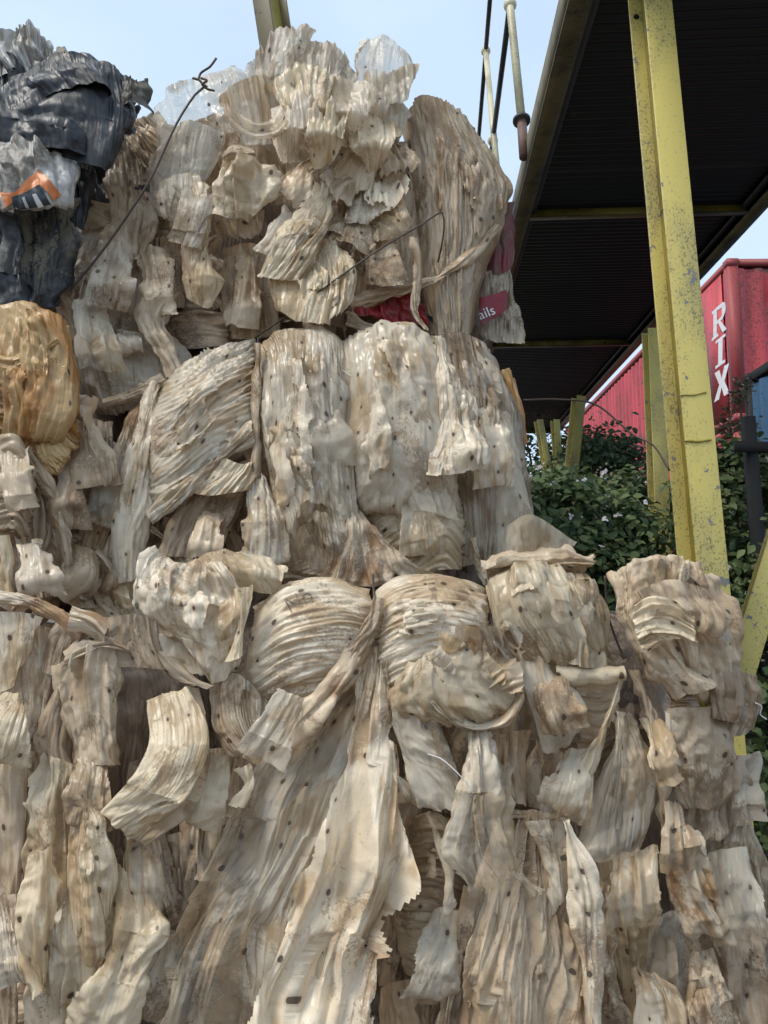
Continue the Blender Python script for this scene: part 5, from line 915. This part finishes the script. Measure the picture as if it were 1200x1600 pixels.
# torn skirt pieces on the upper left of the bale
sh(TB, 'film_fold', [[(150, 250), (150, 280), (160, 310)], [(190, 215), (200, 250), (205, 295)], [(235, 205), (245, 240), (250, 290)]], m='film_grey', d=.02, b=.06, wl=.03, pl=.018)
sh(TB, 'film_fold', [[(200, 190), (225, 215), (240, 260)], [(245, 175), (258, 200), (258, 250)]], m='film_white', d=.0, b=.05, wl=.04)
for (xa, ya, xb, yb) in ((198, 205, 232, 262), (212, 197, 246, 250), (225, 195, 250, 235)):
    sh(TB, 'film_strip', [[(xa - 6, ya), (xb - 8, yb)], [(xa + 8, ya - 4), (xb + 8, yb - 6)]], m='film_tan', d=.10, b=.025, wl=.014, pl=.008, tear='t')
wire(TB, [(112, 450, .24), (150, 405, .27), (190, 350, .28), (235, 280, .29), (275, 195, .28), (303, 150, .26), (319, 136, .25)], .0048)
wire(TB, [(301, 122, .25), (312, 126, .25), (322, 138, .25), (335, 142, .25)], .0048); wire(TB, [(310, 124, .25), (314, 114, .25), (328, 104, .26), (338, 91, .26)], .0048)
wire(TB, [(314, 122, .258), (323, 126, .262), (316, 132, .256), (324, 136, .25)], .005)
wire(TB, [(398, 528, .2), (450, 492, .3), (520, 440, .34), (600, 385, .33), (660, 350, .30), (690, 332, .28), (694, 350, .27), (690, 385, .24), (684, 410, .2)], .0036)

# ------------------------------------------------------------------ black film bale at the upper left
KB = bale('black_film_bale', 80, 470, 2.95, 'black plastic film bale at the upper left edge of the stack', group=None)
core(KB, -160, 190, 120, 480, 1.0, m='dirty_black_film', seed=51, back=.20)
sh(KB, 'black_sheet', [[(-25, 190), (-25, 210), (-25, 235)], [(30, 130), (20, 180), (20, 225)], [(90, 80), (95, 160), (110, 250)], [(160, 95), (165, 170), (150, 262)], [(218, 130), (205, 200), (160, 262)]], m='black_film', d=[.04, .12, .10], b=.10, fc=.013, pl=.010, wl=.14, cr=.006, label='large creased black sheet')
sh(KB, 'black_sheet', [[(-25, 140), (-25, 180), (-25, 225)], [(20, 148), (30, 185), (30, 222)], [(60, 170), (85, 195), (90, 235)], [(85, 190), (125, 215), (130, 245)]], m='black_film', d=[.12, .22, .2], b=.03, fc=.013, pl=.010, wl=.14, cr=.005)
sh(KB, 'black_sheet', [[(45, 100), (40, 130), (60, 160)], [(75, 75), (85, 110), (110, 140)], [(120, 80), (135, 110), (150, 140)], [(165, 105), (170, 125), (172, 150)]], m='black_film', d=[.05, .14, .16], b=.05, fc=.013, pl=.010, wl=.14, cr=.006, tear='t')
sh(KB, 'black_sheet', [[(-25, 75), (-25, 110), (-25, 160)], [(15, 80), (20, 110), (20, 150)], [(40, 110), (40, 130), (40, 160)]], m='black_film', d=.06, b=.05, fc=.013)
sh(KB, 'frayed_edge', [[(172, 112), (175, 130), (180, 160)], [(195, 112), (200, 135), (200, 170)], [(218, 118), (224, 140), (215, 175)]], m='dirty_black_film', d=.10, b=.05, fc=.03, pl=.03, wl=.03, tear='tblr', ta=.025, jag=2.2)
sh(KB, 'frayed_edge', [[(88, 72), (92, 82), (98, 95)], [(102, 70), (108, 82), (112, 95)]], m='dirty_black_film', d=.10, b=.03, fc=.03, pl=.02, wl=.02, tear='tblr', ta=.012, jag=2.2)
sh(KB, 'black_fold', [[(110, 240), (135, 258), (150, 290)], [(150, 250), (165, 235), (200, 200)], [(215, 160), (210, 185), (195, 215)]], m='black_film', d=.0, b=.04, fc=.016)
sh(KB, 'white_tuft', [[(-20, 50), (-15, 90), (10, 115)], [(20, 30), (10, 65), (30, 110)], [(50, 30), (45, 65), (50, 105)], [(78, 60), (85, 85), (75, 110)]], m='sack_white', d=.02, b=.08, fc=.016, pl=.03, wl=.05, eu=1.4, tear='t', label='dirty white tuft on top of the black film')
sh(KB, 'dirty_sheet', [[(-25, 330), (-25, 400), (-25, 480)], [(35, 330), (40, 400), (40, 480)], [(110, 310), (112, 400), (95, 480)]], m='dirty_black_film', d=.06, b=.06, fc=.018, pl=.02)
sh(KB, 'black_fold', [[(-25, 330), (-25, 380), (-25, 425)], [(20, 335), (25, 380), (20, 430)], [(30, 340), (42, 385), (35, 425)]], m='black_film', d=.14, b=.04, fc=.016)
sh(KB, 'black_fold', [[(-25, 425), (-25, 445), (-25, 475)], [(20, 425), (25, 445), (20, 475)], [(55, 440), (60, 455), (50, 478)]], m='black_film', d=.15, b=.03, fc=.016)
sh(KB, 'dirty_sheet', [[(100, 260), (105, 300), (105, 350)], [(140, 270), (140, 310), (135, 360)]], m='black_film', d=-.03, b=.04)
# white sack with an orange print, lying on the black film
WS = bale('plastic_sack', 60, 330, 2.88, 'dirty white plastic sack with orange chevron print on the black film bale', 'sack')
WSR = [[(-30, 225), (-30, 270), (-30, 330)], [(15, 212), (20, 265), (20, 330)], [(65, 218), (75, 265), (75, 325)], [(108, 245), (125, 270), (112, 318)]]
sh(WS, 'sack_body', WSR, m='sack_white', d=.02, b=.16, vb=.03, fc=.014, pl=.012, wl=.07, cr=.006)

# ------------------------------------------------------------------ print on the film, laid on the surface it is printed on
bpy.context.view_layer.update()
_dg = bpy.context.evaluated_depsgraph_get()
def on_surface(o, px, py, lift=.004):
    """point of object o seen at a photo pixel, lifted a little along the way to the lens"""
    r = Vector(ray(px, py)); inv = o.matrix_world.inverted()
    ok, loc, nn, fi = o.ray_cast(inv @ Vector(CAM), (inv.to_3x3() @ r).normalized())
    if not ok: return None
    p = o.matrix_world @ loc; return p - r.normalized() * lift
def decal(name, o, poly_rails, m, nu=14, nv=14, lift=.005):
    A = np.stack([crom([(p[0], p[1], 0) for p in r], nv) for r in poly_rails], 1); C = crom2(A, nu); V = []; last = None
    for i in range(nv):
        for j in range(nu):
            p = on_surface(o, C[i, j, 0], C[i, j, 1], lift)
            if p is None: p = last if last is not None else Vector(at(C[i, j, 0], C[i, j, 1], 2.7))
            last = p; V.append(tuple(p))
    idx = np.arange(nv * nu).reshape(nv, nu); F = np.stack([idx[:-1, :-1], idx[1:, :-1], idx[1:, 1:], idx[:-1, 1:]], -1).reshape(-1, 4)
    uv = C[..., :2].reshape(-1, 2) * .0025
    d_ = link(name, mesh_np(name, V, F, uv), MAT[m], o.parent if o.parent else o); return d_
sb = [c for c in WS.children if c.name.startswith('sack_body')][0]
decal('orange_print', sb, [[(0, 300), (22, 300), (45, 278), (62, 265)], [(8, 325), (25, 312), (48, 296), (66, 285)]], 'print_orange')
decal('orange_print', sb, [[(60, 264), (78, 282), (96, 305)], [(52, 282), (72, 298), (84, 314)]], 'print_orange')
decal('dark_print', sb, [[(18, 308), (40, 300), (60, 288)], [(22, 330), (46, 326), (80, 320)]], 'print_dark', lift=.008)
decal('pale_print', sb, [[(34, 309), (42, 329)], [(38, 307), (46, 326)]], 'print_white', 5, 8, lift=.011)
decal('pale_print', sb, [[(50, 304), (60, 326)], [(56, 302), (68, 322)]], 'print_white', 5, 8, lift=.011)
def text_on(o, body, px, py, dx, dy, h_px, m, parent, skew=0.0):
    cu = bpy.data.curves.new('lettering', 'FONT'); cu.body = body; cu.size = 1.0; cu.resolution_u = 4
    t_ = bpy.data.objects.new('tmp', cu); COL.objects.link(t_); bpy.context.view_layer.update()
    me = bpy.data.meshes.new_from_object(t_.evaluated_get(bpy.context.evaluated_depsgraph_get())); bpy.data.objects.remove(t_)
    bm = bmesh.new(); bm.from_mesh(me); bmesh.ops.triangulate(bm, faces=bm.faces); bmesh.ops.subdivide_edges(bm, edges=bm.edges, cuts=2)
    n = math.hypot(dx, dy); ux, uy = dx / n * h_px, dy / n * h_px; last = None
    for v in bm.verts:
        X_ = px + v.co.x * ux + v.co.y * uy; Y_ = py + v.co.x * uy - v.co.y * ux
        p = on_surface(o, X_, Y_, .006)
        if p is None: p = last or Vector(at(X_, Y_, 2.6))
        last = p; v.co = p
    bm.to_mesh(me); bm.free(); return link('lettering', me, MAT[m], parent, smooth=False)
if ms_: text_on(ms_, 'ails', 750, 500, 40, -16, 22, 'print_white', TB)
lobe = [c for c in BB.children if c.name.startswith('film_lobe')][0]
m, t, N, Lk = new_mat('felt_pen'); pbn = N('ShaderNodeBsdfPrincipled'); pbn.inputs['Base Color'].default_value = (.24, .21, .18, 1); pbn.inputs['Roughness'].default_value = .5
tpn = N('ShaderNodeBsdfTransparent'); msn = N('ShaderNodeMixShader'); msn.inputs[0].default_value = .7; Lk(tpn.outputs[0], msn.inputs[1]); Lk(pbn.outputs[0], msn.inputs[2]); omn = N('ShaderNodeOutputMaterial'); Lk(msn.outputs[0], omn.inputs['Surface'])
text_on(lobe, 'No', 452, 958, 60, -32, 34, 'felt_pen', BB)
for b_ in (LB, BB, OB, MB, TB, KB, WS): del b_['front']
